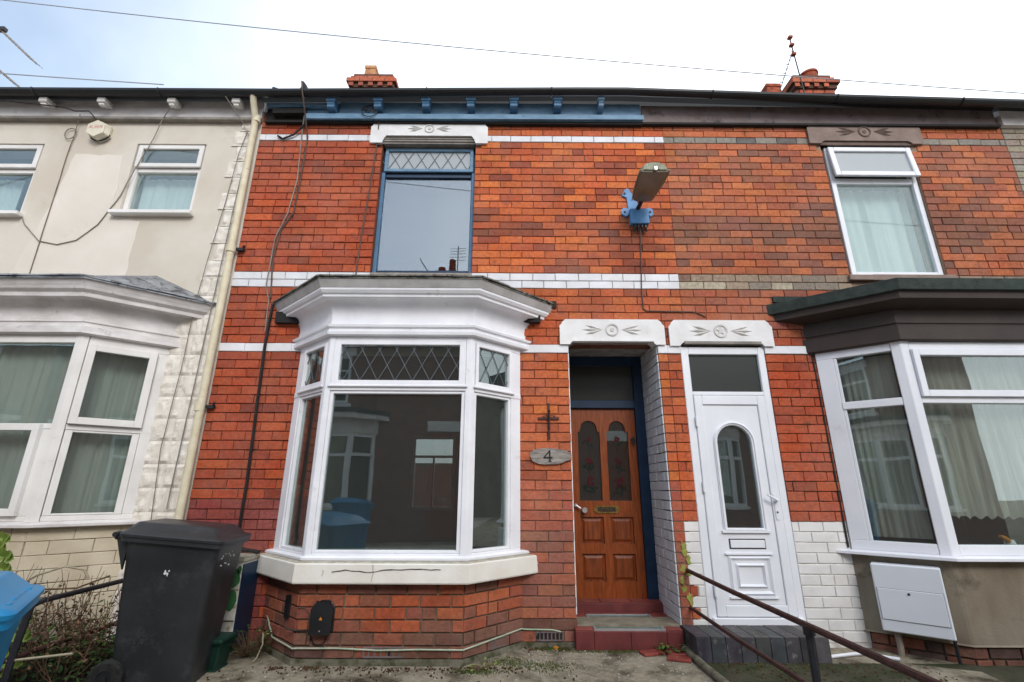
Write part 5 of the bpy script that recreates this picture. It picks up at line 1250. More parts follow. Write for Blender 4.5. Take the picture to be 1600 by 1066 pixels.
o = cable('cable', [(-1.56 + math.cos(a)*.085, -.10, 5.13 + math.sin(a)*.075) for a in [2*PI*i/14 for i in range(15)]], .005, 'cable', 'small coil of black cable hanging on the blue eaves board', 5)
cable('cable', [(-2.25, -.06, 5.0), (-2.38, -.03, 4.87), (-2.5, -.02, 4.82), (-2.56, -.02, 4.86)], .011, 'cable', 'short loose end of black cable below the broken eaves board')
cable('cable', [(1.33, -.03, 3.73), (1.325, y, 3.5), (1.30, y, 3.1), (1.30, y, 2.86), (1.33, y, 2.835), (1.80, y, 2.828), (1.86, y, 2.80), (1.90, y, 2.775)], .006, 'cable_dk', 'dark cable running from the street lamp down and along above the door lintels')
cable('cable', [(-4.76, -.05, 5.10), (-4.78, -.02, 4.85), (-4.80, -.01, 4.6), (-4.79, -.01, 4.0), (-4.78, -.01, 3.0)], .0045, 'cable_dk2', 'dark cable running down the cream render below the alarm box')
cable('cable', [(-6.2, -.3, 5.12), (-5.4, -.2, 5.13), (-4.85, -.15, 5.10), (-4.75, -.12, 5.08), (-4.62, -.10, 5.10), (-4.55, -.06, 5.02)], .006, 'cable', 'thin black wire along the white eaves board to the alarm box')
cable('cable', [(-4.83 + math.cos(a)*.06, -.02, 4.87 + math.sin(a)*.07) for a in [2*PI*i/12 for i in range(13)]], .005, 'cable_grey', 'small loop of thin cable left of the alarm box', 5)
cable('cable', [(-3.70, -.15, 5.10), (-3.84, -.05, 5.05), (-3.90, -.03, 4.8), (-3.96, -.01, 4.65)] + [(-4.03, -.01, 4.42), (-4.10, -.01, 4.10), (-4.25, -.01, 3.75), (-4.42, -.01, 3.57), (-4.60, -.01, 3.52), (-4.80, -.01, 3.56), (-5.0, -.01, 3.75), (-5.05, -.01, 3.84)], .005, 'cable_grey', 'long slack grey cable looping between the two upper left windows')
cable('cable', [(-2.90, -.02, 4.93), (-2.93, -.045, 4.6), (-2.98, -.02, 4.0), (-3.02, -.04, 3.4), (-3.05, -.045, 2.9), (-3.05, -.045, 2.2), (-3.08, -.045, 1.5), (-3.03, -.045, .9), (-3.02, -.045, .4)], .004, 'cable_dk2', 'thin dark cable straggling down the stone cladding')
cable('cable', [(-3.06, -.25, 5.17), (-2.95, -.05, 5.0), (-2.84, -.04, 4.8), (-2.86, -.045, 4.2), (-2.88, -.045, 3.2), (-2.9, -.045, 2.0), (-2.92, -.045, 1.0)], .005, 'cable_grey', 'thin grey cable on the stone blocks next to the downpipe')
pz = offset_poly(POLY4, .012, -.012)
gp = [(-1.93, -.06, .20)] + [(-1.80, -.22, .09), (pz[1][0]-.0, pz[1][1]-.002, .075)] + [(pz[1][0] + (pz[2][0]-pz[1][0])*t, pz[1][1]-.002, .075 + .006*math.sin(t*9) - t*.01) for t in (.25, .5, .75, 1)] + [(pz[3][0]-.02, -.02, .10), (.13, y-.003, .095), (.35, y-.003, .092), (.42, y-.003, .078)]
cable('cable', gp, .006, 'cable_green', 'pale green cable clipped along the foot of the bay brickwork')
# overhead wires
def wire(p, q, r, sag, label):
    P = [tuple(p[k] + (q[k]-p[k])*i/24 - (sag*4*(i/24)*(1-i/24) if k == 2 else 0) for k in range(3)) for i in range(25)]
    mb = MB(); mb.tube(P, r, 5); tag(mb.build('overhead_wire', M['wire_grey'], None, origin=p, smooth=True), label, 'wire')
wire((-5.2, -1, 5.602), (6.0, -1, 4.38 + .05), .0045, .10, 'long overhead wire slanting across the whole sky above the roofs')
wire((-8.0, -1.2, 4.80), (-3.75, -.25, 5.32), .006, .02, 'short overhead wire meeting the gutter of the cream house')

# ridge finial bits and aerial
for i, (x, h) in enumerate(((-2.56, .03), (-2.25, .11))):
    t = MB(); t.fprism(lambda s, z, d: (s, -.235+d, z), [(x-.03, 5.285), (x+.05, 5.285), (x+.03, 5.285+h*.5), (x-.01, 5.285+h), (x-.025, 5.285+h)], 0, .03)
    t.build('gutter_bracket', M['iron_black'], h4)
ae = thing('television_aerial', 'tall thin television aerial rising beside the right-hand chimney', 'aerial', (5.97, 3.4, 8.6))
t = MB(); t.tube([(6.0, 3.4, 8.6), (5.97, 3.4, 9.4), (5.93, 3.4, 10.38)], .014, 6); t.tube([(5.95, 3.4, 10.05), (5.50, 3.4, 8.98)], .010, 5); t.build('mast', M['iron_black'], ae)
for i in range(9):
    k = i/8; p = (5.93 - .42*k, 3.4, 10.0 - .95*k); t = MB(); t.tube([(p[0]-.05, 3.38, p[2]-.01), (p[0]+.05, 3.42, p[2]+.03)], .009, 4); t.build('element', M['iron_black'], ae)
for z in (10.36, 10.15, 9.9): t = MB(); t.box(5.90, 5.98, 3.36, 3.44, z, z+.05); t.build('clamp', M['terracotta'], ae)
ae = thing('television_aerial', 'two long thin aerial arms poking in from the top left edge', 'aerial', (-10.6, 3, 8.6))
t = MB(); t.tube([(-10.6, 3, 8.6), (-10.6, 3, 10.2)], .03, 6); t.build('mast', M['iron_black'], ae)
for a, b in (((-10.6, 3, 10.22), (-9.32, 3, 9.08)), ((-10.6, 3, 9.4), (-9.42, 3, 8.46))):
    t = MB(); t.tube([a, b], .011, 5); t.build('arm', M['cable_grey'], ae)
    for i in range(14):
        k = .1 + .88*i/13; p = [a[j] + (b[j]-a[j])*k for j in range(3)]; t = MB(); t.tube([(p[0], 2.85, p[2]-.02), (p[0], 3.15, p[2]+.02)], .005, 4); t.build('element', M['cable_grey'], ae)
t = MB(); t.box(-10.35, -10.2, 2.96, 3.04, 9.92, 10.0); t.build('clamp', M['iron_black'], ae)
# chimney that carries the left aerial (out of frame below the gutter line)
chimney(h2, -11.0, -10.2, 3.2, 4.0, 6.0, 8.9, []) if False else None

# ================================================================== black fused box on the bay
jb = thing('junction_box', 'black electricity junction box with yellow warning triangle on the bay brickwork', 'junction box', (-1.36, -.45, .17))
f = fmap(offset_poly(POLY4, -.006, 0)[1], offset_poly(POLY4, -.006, 0)[2]); bx = -1.352 - f(0, 0, 0)[0]
P = [(bx-.07, .18), (bx+.07, .18), (bx+.07, .335), (bx+.05, .365), (bx+.025, .378), (bx-.025, .378), (bx-.05, .365), (bx-.07, .335)]
t = MB(); t.fprism(f, P, .008, .075); t.build('box', M['black'], jb, bevel=.008)
t = MB(); t.fprism(f, [(bx-.012, .268), (bx+.012, .268), (bx, .29)], .0745, .0765); t.build('warning_triangle', M['orange_leaf'], jb)
t = MB(); t.disc(f(bx, .198, .075), (0, -1, 0), .005, .003, 8); t.build('screw', M['steel'], jb)
for dx in (-.045, -.015, .015, .045): t = MB(); t.disc(f(bx+dx, .36, .05), (0, 0, 1), .008, .028, 6); t.build('gland', M['black'], jb)
cable('cable', [f(bx-.07, .19, .012), f(bx-.2, .185, .012), f(bx-.27, .2, .012)], .006, 'cable', 'black cable running left out of the junction box')
cable('cable', [f(bx-.20, .335, .012), f(bx-.14, .33, .012), f(bx-.11, .29, .012), f(bx-.11, .10, .012)], .004, 'cable_dk', 'thin cable bending down the bay bricks left of the junction box')
cable('cable', [f(bx + math.cos(a)*.06 - .02, .16 + math.sin(a)*.065, .014) for a in [PI + PI*i/8 for i in range(9)]], .004, 'cable', 'thin cable loop hanging under the junction box', 5)
t = MB(); f0 = fmap(offset_poly(POLY4, -.006, 0)[0], offset_poly(POLY4, -.006, 0)[1]); t.fprism(f0, [(.44, .25), (.49, .25), (.49, .39), (.47, .40), (.44, .39)], .006, .03)
tag(t.build('cable_cover', M['black'], None, origin=f0(.46, .25, .01), bevel=.004), 'small black cable cover on the shaded left side of the bay base', 'cable cover')

# ================================================================== stub wall, planter
sw = thing('dwarf_wall', 'low stub wall with flaking white, green and blue paint beside the bay', 'wall', (-2.26, -.2, -.035))
t = MB(); t.box(-2.42, -2.082, -.27, -.014, -.035, .62); t.build('wall', M['stub_white'], sw, bevel=.006, jitter=.002)
t = MB(); t.box(-2.0815, -2.075, -.265, -.016, .0, .60); t.build('blue_side', M['navy'], sw)
t = MB(); t.box(-2.43, -2.075, -.275, -.012, .62, .655); t.build('coping', M['stone_top'], sw, jitter=.003)
FS = lambda s, z, d: (s, -.2715-d, z)
for cx, cz, rx, rz in ((-2.13, .50, .045, .07), (-2.135, .35, .05, .075), (-2.10, .56, .016, .03), (-2.15, .60, .03, .012)):
    t = MB(); P = [(cx + math.cos(2*PI*i/14)*rx*U(.85, 1.1), cz + math.sin(2*PI*i/14)*rz*U(.85, 1.1)) for i in range(14)]; P = [(min(-2.084, x), z) for x, z in P]; t.fprism(FS, P, -.002, .0015); t.build('paint_patch', M['green_paint'], sw)
t = MB(); t.fbox(FS, -2.42, -2.083, .42, .425, -.001, .003); t.fbox(FS, -2.42, -2.083, .205, .213, -.001, .003); build_each(t, 'joint', M['plinth'], sw)
gc = thing('caddy', 'small dark green plastic box with lid tucked behind the wheelie bin', 'box', (-2.13, -.46, -.035))
t = MB(); P0 = [(-2.26, -.55), (-2.02, -.55), (-2.02, -.40), (-2.26, -.40)]; P1 = [(-2.28, -.57), (-2.0, -.57), (-2.0, -.38), (-2.28, -.38)]
t.add([(x, y_, -.034) for x, y_ in P0] + [(x, y_, .13) for x, y_ in P1], [(0, 1, 2, 3), (7, 6, 5, 4), (0, 1, 5, 4), (1, 2, 6, 5), (2, 3, 7, 6), (3, 0, 4, 7)]); t.build('body', M['bin_green'], gc, bevel=.01)
t = MB(); t.box(-2.29, -1.99, -.58, -.37, .131, .165); t.build('lid', M['bin_green'], gc, bevel=.01)

# ================================================================== wheelie bins
def wheelie_bin(label, loc, rz, m, hf=.885, hb=.95, scale=1, tilt=0, group='wheelie bins'):
    t0 = thing('wheelie_bin', label, 'wheelie bin', (0, 0, 0), group)
    # body: rings of a rounded rectangle, tapering down
    def rr(cx, hx, hy, z, r=.045, slope=0, n=4):
        P = []
        for qx, qy, a0 in ((1, 1, 0), (-1, 1, PI/2), (-1, -1, PI), (1, -1, 3*PI/2)):
            for i in range(n+1):
                a = a0 + PI/2*i/n; x = cx + qx*(hx-r) + math.cos(a)*r; y_ = qy*(hy-r) + math.sin(a)*r; P.append((x, y_, z + slope*(x-cx)/hx))
        return P
    def loft(rings, cap0=True, cap1=True):
        n = len(rings[0]); mb = MB(); vs = [p for r_ in rings for p in r_]
        fs = [(k*n+i, k*n+(i+1) % n, (k+1)*n+(i+1) % n, (k+1)*n+i) for k in range(len(rings)-1) for i in range(n)]
        if cap0: fs.append(tuple(range(n-1, -1, -1)))
        if cap1: fs.append(tuple((len(rings)-1)*n+i for i in range(n)))
        mb.add(vs, fs); return mb
    zm, sl = (hf+hb)/2, (hf-hb)/2
    body = loft([rr(.0, .235, .205, .0), rr(0, .237, .208, .03), rr(0, .27, .235, zm*.55), rr(.003, .285, .248, zm*.82, slope=sl*.7), rr(.003, .287, .25, zm*.825, slope=sl*.7), rr(.005, .297, .258, zm-.055, slope=sl), rr(.005, .300, .262, zm-.03, slope=sl)])
    body.build('body', M[m], t0, smooth=True)
    rim = loft([rr(.005, .300, .262, zm-.045, slope=sl), rr(.005, .325, .288, zm-.042, slope=sl), rr(.005, .325, .288, zm-.006, slope=sl), rr(.005, .318, .28, zm, slope=sl)]); rim.build('rim', M[m], t0, smooth=True)
    lid = loft([rr(.005, .332, .296, zm-.012, slope=sl), rr(.005, .334, .298, zm+.004, slope=sl), rr(.005, .322, .286, zm+.016, slope=sl), rr(-.005, .300, .262, zm+.024, slope=sl, r=.03), rr(-.02, .262, .195, zm+.074, slope=sl*.7, r=.03), rr(-.02, .255, .188, zm+.080, slope=sl*.7, r=.03)]); lo = lid.build('lid', M[m], t0, smooth=True)
    lp_ = MB()
    for sy in (-1, 1): lp_.box(.215, .318, sy*.16-.045, sy*.16+.045, hf-.02, hf+.026)
    build_each(lp_, 'lid_grip', M[m], lo, bevel=.014, smooth=True)
    rb = MB()
    for yy in (-.02,): rb.box(.20, .31, -.10, .10, hf+.0, hf+.028)
    rb.build('lid_ridge', M[m], lo, bevel=.010)
    for sy in (-1, 1):
        h_ = MB(); h_.box(-.385, -.30, sy*.20-.016, sy*.20+.016, zm-.01, zm+.045); h_.build('hinge_arm', M[m], t0, bevel=.008)
    h_ = MB(); h_.tube([(-.375, -.235, zm+.025), (-.375, .235, zm+.025)], .017, 8); h_.build('handle', M[m], t0, smooth=True)
    gs_ = MB()
    for sy in (-1, 1): gs_.add([(-.30, sy*.2-.01, zm-.20), (-.30, sy*.2+.01, zm-.20), (-.37, sy*.2-.01, zm-.0), (-.37, sy*.2+.01, zm-.0), (-.29, sy*.2-.01, zm-.0), (-.29, sy*.2+.01, zm-.0)], [(0, 2, 4), (1, 5, 3), (0, 1, 3, 2), (2, 3, 5, 4), (0, 4, 5, 1)])
    build_each(gs_, 'handle_gusset', M[m], t0)
    ax = MB(); ax.tube([(-.235, -.26, .10), (-.235, .26, .10)], .011, 8); ax.build('axle', M['steel'], t0)
    for sy in (-1, 1):
        wv = MB(); n = 28; prof = [(.045, -.022), (.088, -.024), (.10, -.014), (.10, .014), (.088, .024), (.045, .022)]
        vs = []
        for a_ in range(n):
            a = 2*PI*a_/n
            for r_, w_ in prof: vs.append((-.235 + math.cos(a)*r_, sy*.245 + w_, .10 + math.sin(a)*r_))
        k = len(prof); wv.add(vs, [(a_*k+j, ((a_+1) % n)*k+j, ((a_+1) % n)*k+(j+1) % k, a_*k+(j+1) % k) for a_ in range(n) for j in range(k)])
        wo_ = wv.build('wheel', M['rubber'], t0, smooth=True)
        hb_ = MB(); hb_.disc((-.235, sy*.245-.014, .10), (0, 1, 0), .047, .028, 20); hb_.disc((-.235, sy*.245-.03, .10), (0, 1, 0), .018, .06, 12); hb_.build('hub', M['black'], wo_, smooth=True)
    t0.location = loc; t0.rotation_euler = (0, tilt, rz); t0.scale = (scale,)*3
    return t0
RZ = math.atan2(.16, .987)
b1 = wheelie_bin('charcoal grey wheelie bin with domed lid standing between the cream house and the bay', (-2.275, -.685, -.035), RZ, 'bin_black', scale=.97)
# scuffs on the near side: chipped sticker and faded scrawl
sc = MB()
def blob(mb, cx, cz, rx, rz, n=9):
    mb.fprism(lambda s, z, d: (s, -.2058 - z*.0565 - d, z), [(cx + math.cos(2*PI*i/n)*rx*U(.5, 1.3), cz + math.sin(2*PI*i/n)*rz*U(.5, 1.3)) for i in range(n)], -.012, .0015)
blob(sc, -.01, .70, .010, .014); blob(sc, .004, .688, .008, .012); blob(sc, .012, .71, .006, .006)
sc.build('sticker_remnant', M['scuff'], b1)
sc = MB()
for i in range(12): 
    cx_, cz_ = U(.285, .29), 0
    yy = U(-.17, .12); zz = U(.70, .80); rr_ = U(.003, .007); xx = .2915 + (zz-.72)*.05
    sc.box(xx-.012, xx+.003, yy-rr_, yy+rr_, zz-rr_, zz+rr_)
tag(sc.build('paint_splash', M['scuff'], b1, bevel=.0015), kind='stuff')
sc = MB()
def scrawl(x, z, h):
    for px_, segs in ((0, [(1, .9, .2, 1), (.2, 1, 0, .5), (0, .5, .3, 0), (.3, 0, 1, .1), (1, .1, 1, .45), (1, .45, .6, .45)]), (1.3, [(1, .9, .2, 1), (.2, 1, 0, .5), (0, .5, .3, 0), (.3, 0, 1, .1), (1, .1, 1, .45)]), (2.6, [(0, 0, .5, 1), (.5, 1, 1, 0), (.2, .4, .8, .4)])):
        for x0, y0, x1, y1 in segs:
            a = Vector((x + (px_+x0)*h*.75, z + y0*h)); b = Vector((x + (px_+x1)*h*.75, z + y1*h)); tt_ = (b-a).normalized()*.004; nn = Vector((-tt_.y, tt_.x))
            sc.fprism(lambda s, zz, d: (s, -.2058 - zz*.0565 - d, zz), [tuple(a-tt_-nn), tuple(b+tt_-nn), tuple(b+tt_+nn), tuple(a-tt_+nn)], -.012, .0012)
scrawl(-.12, .44, .045); scrawl(-.14, .27, .045)
sc.build('faded_marking', M['scuff_dim'], b1)
wheelie_bin('bright blue recycling wheelie bin cut off by the left edge', (-2.10, -2.50, -.035), math.radians(35), 'bin_blue', hf=.80, hb=.86)

# ================================================================== railings
rl = thing('railing', 'rusty two-bar iron railing running out from the wall between the two doors', 'railing', (1.49, -1.2, -.035))
for z, r in ((.53, .017), (.25, .014)):
    t = MB(); t.tube([(1.49, .02, z), (1.488, -.8, z-.002), (1.50, -1.66, z), (1.52, -3.2, z)], r, 8); t.build('rail', M['iron'], rl, smooth=True)
for y_ in (-1.66,):
    t = MB(); t.tube([(1.50, y_, -.035), (1.50, y_, .515)], .020, 8); t.build('post', M['iron_black'], rl, smooth=True)
    t = MB(); t.tube([(1.50, y_, .49), (1.50, y_, .53)], .028, 8); build_each(t, 'joint', M['iron_black'], rl)
rl = thing('railing', 'black pipe railing running out from the cream house behind the blue bin', 'railing', (-2.91, -.8, -.035))
t = MB(); t.tube([(-2.915, -.05, .50), (-2.912, -.6, .50), (-2.905, -1.02, .50), (-2.90, -1.10, .485)], .017, 8); t.build('rail', M['iron_black'], rl, smooth=True)
t = MB(); t.tube([(-2.93, -.05, .20), (-2.95, -.6, .20), (-2.955, -1.10, .20), (-2.955, -1.9, .20)], .015, 8); t.build('rail', M['iron'], rl, smooth=True)
t = MB(); t.tube([(-2.90, -1.10, .50), (-2.915, -1.11, .3), (-2.93, -1.12, -.035)], .020, 8); t.build('post', M['iron_black'], rl, smooth=True)

# ================================================================== ground details
gd = MB(); gd.box(-20, 20, -7.4, -1.9, -.035, -.030)  # out of view; pale strip added to bounce light up under the bay cornices
tag(gd.build('bounce_strip', M['bounce_pale'], None, origin=(0, -4, -.035)), 'unseen pale concrete strip under the viewer, added to bounce light onto the facades', kind='structure')
gd = MB(); gd.box(1.40, 5.5, -1.89, -.36, -.035, -.031); 
tag(gd.build('side_path', M['concrete_dark'], None, origin=(3, -1, -.035)), 'dark mossy path in front of the white door', kind='structure')
gd = MB(); gd.add([(2.86, -.35, -.030), (3.3, -.52, -.030), (3.1, -1.88, -.030), (2.6, -1.88, -.030)], [(0, 1, 2, 3)])
tag(gd.build('concrete_slab', M['concrete'], None, origin=(3, -1, -.03)), 'pale concrete slab below the meter box', kind='structure')
gd = MB(); gd.box(-6.5, -2.66, -1.88, -.0, -.035, .0)
tag(gd.build('flower_bed', M['soil'], None, origin=(-4, -1, -.035), jitter=.0), 'dark soil of the overgrown bed under the cream bay', kind='structure')
kp = MB(); kp.tube([(1.375, -.12, -.012), (1.38, -.5, -.014), (1.42, -1.3, -.014), (1.45, -2.2, -.014)], .028, 10)
tag(kp.build('edging_pipe', M['plinth'], None, origin=(1.39, -.8, -.035), smooth=True), 'mossy round edging pipe lying along the foot of the railing', 'pipe')
for i, (x, y_, a, lab) in enumerate(((1.10, -.16, .25, 'loose red tile nearest the red step corner'), (1.30, -.17, -.1, 'loose red tile against the edging pipe'), (1.27, -.29, -.35, 'loose red tile lying in front of the other two'))):
    t = MB(); t.box(-.085, .085, -.05, .05, 0, .018); o = t.build('loose_tile', M['red_tile'], None, bevel=.003); o.location = (x, y_, -.034); o.rotation_euler = (U(-.03, .03), U(-.03, .03), a); o.color = (1.2, 1.1, 1.05, 1)
    tag(o, lab, 'tile', 'loose red tiles by the doorstep')
def scatter(name, m, n, region, size, label, h=.006, flat=True):
    mb = MB(); i = 0
    while i < n:
        x, y_ = region(); r = size*U(.4, 1.4); a = U(0, 6.3); z = -.031
        k = random.randint(4, 6)
        P = [(x + math.cos(a+2*PI*j/k)*r*U(.6, 1.2), y_ + math.sin(a+2*PI*j/k)*r*U(.6, 1.2)) for j in range(k)]
        tz = U(.1, 1)*h
        vs = [(p[0], p[1], z - .003) for p in P] + [(p[0], p[1], z + tz*U(.5, 1)) for p in P]
        mb.add(vs, [tuple(range(2*k-1, k-1, -1))] + [(j, (j+1) % k, k+(j+1) % k, k+j) for j in range(k)]); i += 1
    return tag(mb.build(name, M[m], None), label, kind='stuff')
def reg_path():
    while True:
        x, y_ = U(-1.9, 1.35), -abs(random.gauss(0, .35)) - .02
        if y_ > -.46 and x < .15 and x > -2.05: continue
        if x > .5 and y_ > -.1: continue
        return x, y_
scatter('paint_flakes', 'flake', 220, reg_path, .0055, 'small pale paint flakes scattered on the concrete')
scatter('leaf_litter', 'litter', 420, lambda: ((U(-1.7, .1), -.46 - abs(random.gauss(0, .05))) if R() < .6 else (U(-2.3, .5), U(-.75, -.45)) if R() < .5 else (U(.13, .5), -.02 - abs(random.gauss(0, .03)))), .007, 'dark crumbs and leaf litter along the foot of the walls', .01)
scatter('leaf_litter', 'litter', 300, lambda: (U(1.42, 3.0), U(-.75, -.36)), .008, 'dark debris on the mossy path by the grey step', .01)
scatter('orange_leaves', 'orange_leaf', 3, lambda: (U(.33, .42), U(-.06, -.03)), .014, 'a few fallen orange leaves at the foot of the pier', .02)
# moss: low tufts
def tufts(name, m, n, region, hgt, label, w=.006, zb=-.033, spread=.5):
    mb = MB()
    for i in range(n):
        x, y_ = region(); h = hgt*U(.4, 1.2); a = U(0, 6.3); l = U(.1, spread)
        dx, dy = math.cos(a)*h*l, math.sin(a)*h*l; nx, ny = -math.sin(a)*w, math.cos(a)*w
        mb.add([(x-nx, y_-ny, zb), (x+nx, y_+ny, zb), (x+dx*.5+nx*.8, y_+dy*.5+ny*.8, zb+h*.6), (x+dx*.5-nx*.8, y_+dy*.5-ny*.8, zb+h*.6), (x+dx, y_+dy, zb+h)], [(0, 1, 2, 3), (3, 2, 4)])
    return tag(mb.build(name, M[m], None), label, kind='stuff')
def reg_m():
    c = random.choice([(-.25, -.55, .16, .05), (.0, -.35, .14, .10), (.25, -.45, .22, .10), (.35, -.05, .15, .03), (.8, -.12, .3, .02), (1.9, -.45, .4, .08), (-.45, -.47, .1, .02)])
    return c[0] + random.gauss(0, c[2]*.6), c[1] + random.gauss(0, c[3]*.6)
def reg_m2():
    while True:
        x, y_ = reg_m()
        if y_ > -.45 and -1.6 < x < -.33: continue
        if x < .12 and y_ > -.43*(1-(x+.33)/.45) - .03: continue
        if x > .5 and x < 1.4 and y_ > -.09: continue
        return x, y_
tufts('moss', 'moss', 2600, reg_m2, .012, 'low green moss growing along the wall foot', .003)
# broad leaves helper
def leaf_geo(mb, c, d, L, wd, up=(0, 0, 1), fold=.15, lobes=1):
    c = Vector(c); d = Vector(d).normalized(); s_ = d.cross(Vector(up))
    if s_.length < .1: s_ = d.cross(Vector((1, 0, 0)))
    s_.normalize(); n_ = s_.cross(d)
    P = [c, c + d*L*.3 + s_*wd*.5 + n_*L*fold, c + d*L*.7 + s_*wd*.42 + n_*L*fold, c + d*L, c + d*L*.7 - s_*wd*.42 + n_*L*fold, c + d*L*.3 - s_*wd*.5 + n_*L*fold]
    mb.add(P, [(0, 1, 2, 3), (0, 3, 4, 5)])
def weed(name, base, n, L, m, label, cat='weed', spread=.08, h=.08):
    mb = MB(); st = MB()
    for i in range(n):
        a = U(0, 2*PI); r = spread*math.sqrt(R()); p = Vector((base[0]+math.cos(a)*r, base[1]+math.sin(a)*r, base[2]+h*U(.1, 1)))
        st.tube([(base[0], base[1], base[2]), tuple((Vector(base)+p)/2 + Vector((0, 0, .01))), tuple(p)], .0015, 4)
        leaf_geo(mb, p, (math.cos(a), math.sin(a), U(-.3, .5)), L*U(.6, 1.2), L*.6*U(.6, 1.2), fold=U(-.1, .15))
    t_ = thing(name, label, cat, base); mb.build('leaves', M[m], t_); st.build('stems', M['twig'], t_); return t_
weed('weed', (1.24, -.09, -.03), 60, .045, 'leaf', 'leafy green weed at the right corner of the red step', spread=.13, h=.07)
weed('weed', (-.18, -.50, -.03), 24, .03, 'leaf_yellow', 'low weed at the right corner of the bay base', spread=.10, h=.03)
weed('weed', (-1.95, -.25, -.03), 160, .035, 'leaf_dark', 'dark straggly weed in the shadow left of the bay base', spread=.20, h=.18)
weed('weed', (-1.83, -.33, .10), 8, .025, 'leaf_yellow', 'tiny yellow-green sprig beside the pale cable', spread=.03, h=.06)
cable('twig', [(-1.82, -.34, .15), (-1.80, -.36, .08), (-1.82, -.38, .0), (-1.84, -.40, -.02)], .005, 'twig_pale', 'pale dead twig hanging at the left corner of the bay', cat='twig')

# left bed: dead shrub, ivy, bramble, big-leaved plant
ds = thing('dead_shrub', 'dead brown shrub with shrivelled leaves in front of the cream bay', 'shrub', (-3.3, -.7, 0), )
st = MB(); lf = MB()
for i in range(130):
    x, y_ = U(-3.9, -2.75), U(-.95, -.35); h = U(.25, .62)*(1 if x > -3.6 else 1.1); P = [(x, y_, 0)]; cx_, cy_ = x, y_; dx, dy = U(-.25, .25), U(-.15, .15)
    for k in range(1, 6): P.append((x + dx*k/5 + U(-.02, .02), y_ + dy*k/5 + U(-.02, .02), h*k/5))
    st.tube(P, .004, 4, .0015)
    for k in range(random.randint(5, 13)):
        t_ = U(.35, 1); q = P[min(5, int(t_*5))]; c_ = Vector(q) + Vector((U(-.03, .03), U(-.03, .03), U(-.03, .03)))
        leaf_geo(lf, c_, (U(-1, 1), U(-1, 1), U(-1.2, .2)), U(.02, .045), U(.010, .02), fold=U(-.3, .3))
for i in range(150):
    a = (U(-3.9, -2.7), U(-1.0, -.3), U(.0, .4)); d = Vector((U(-1, 1), U(-.5, .5), U(-.5, .6))).normalized()*U(.08, .25); st.tube([a, tuple(Vector(a)+d*.5+Vector((0, 0, U(-.02, .02)))), tuple(Vector(a)+d)], .002, 3)
st.build('stems', M['twig'], ds); lf.build('dry_leaves', M['dry'], ds)
iv = MB()
for i in range(1900):
    x = U(-4.2, -2.62); t_ = abs(random.gauss(0, .11)); y_ = U(-.95, -.30) ; z = .0 + t_ + (.10 if y_ > -.6 else 0)*R()
    leaf_geo(iv, (x, y_, z), (U(-1, 1), U(-1, .3), U(-.5, .6)), U(.02, .05), U(.015, .035), fold=U(-.1, .2))
tag(iv.build('ground_ivy', M['leaf_dark'], None), 'dark green ivy and weeds covering the bed under the cream bay', kind='stuff')
iv = MB()
for i in range(260):
    x = U(-3.2, -2.62); y_ = U(-.75, -.35); z = U(.02, .26); leaf_geo(iv, (x, y_, z), (U(-1, 1), U(-1, .3), U(-.5, .6)), U(.02, .04), U(.015, .03), fold=U(-.1, .2))
tag(iv.build('green_weeds', M['leaf'], None), 'brighter green weeds next to the wheelie bin', kind='stuff')
lp_ = thing('leafy_plant', 'pale green broad-leaved plant half hidden behind the blue bin', 'plant', (-3.45, -.85, 0))
mb = MB(); s2 = MB()
for (x, y_, z, L) in ((-3.30, -1.0, .80, .12), (-3.24, -1.0, .74, .13), (-3.33, -1.02, .70, .12), (-3.22, -1.0, .67, .11), (-3.28, -1.0, .85, .10), (-3.05, -1.02, .36, .11), (-2.99, -1.0, .30, .12), (-3.06, -1.04, .22, .12), (-3.0, -1.0, .16, .12), (-3.1, -1.0, .10, .12), (-2.97, -1.03, .40, .09), (-3.15, -1.05, .05, .13)):
    s2.tube([(-3.45, -.85, 0), ((x-3.45)/2, y_, z*.6), (x, y_, z)], .005, 5)
    for j in range(5):
        a = -1.2 + .6*j; leaf_geo(mb, (x, y_, z), (math.sin(a), -.25, math.cos(a)*.8 - .35), L*.62, L*.5, up=(0, -1, .2), fold=.06)
mb.build('leaves', M['leaf_yellow'], lp_); s2.build('stems', M['twig'], lp_)
cable('stick', [(-3.5, -1.0, .42), (-3.2, -.98, .53), (-3.05, -.95, .63), (-2.90, -.93, .68), (-2.78, -.92, .66), (-2.74, -.92, .61)], .007, 'twig_pale', 'bare arching twig above the black railing', cat='twig')
cable('stick', [(-3.15, -.95, .55), (-2.98, -.93, .545), (-2.80, -.92, .55), (-2.62, -.90, .62)], .006, 'twig', 'thin horizontal twig just above the black railing', cat='twig')
cable('stick', [(-3.35, -1.15, .20), (-3.15, -1.13, .235), (-2.95, -1.12, .20), (-2.62, -1.05, .22)], .007, 'twig_pale', 'pale bare stick lying across the dead shrub', cat='twig')
cable('stick', [(-3.5, -1.2, .02), (-3.2, -1.15, .10), (-2.95, -1.1, .15)], .008, 'twig', 'brown stick leaning low in the bed by the bin wheel', cat='twig')

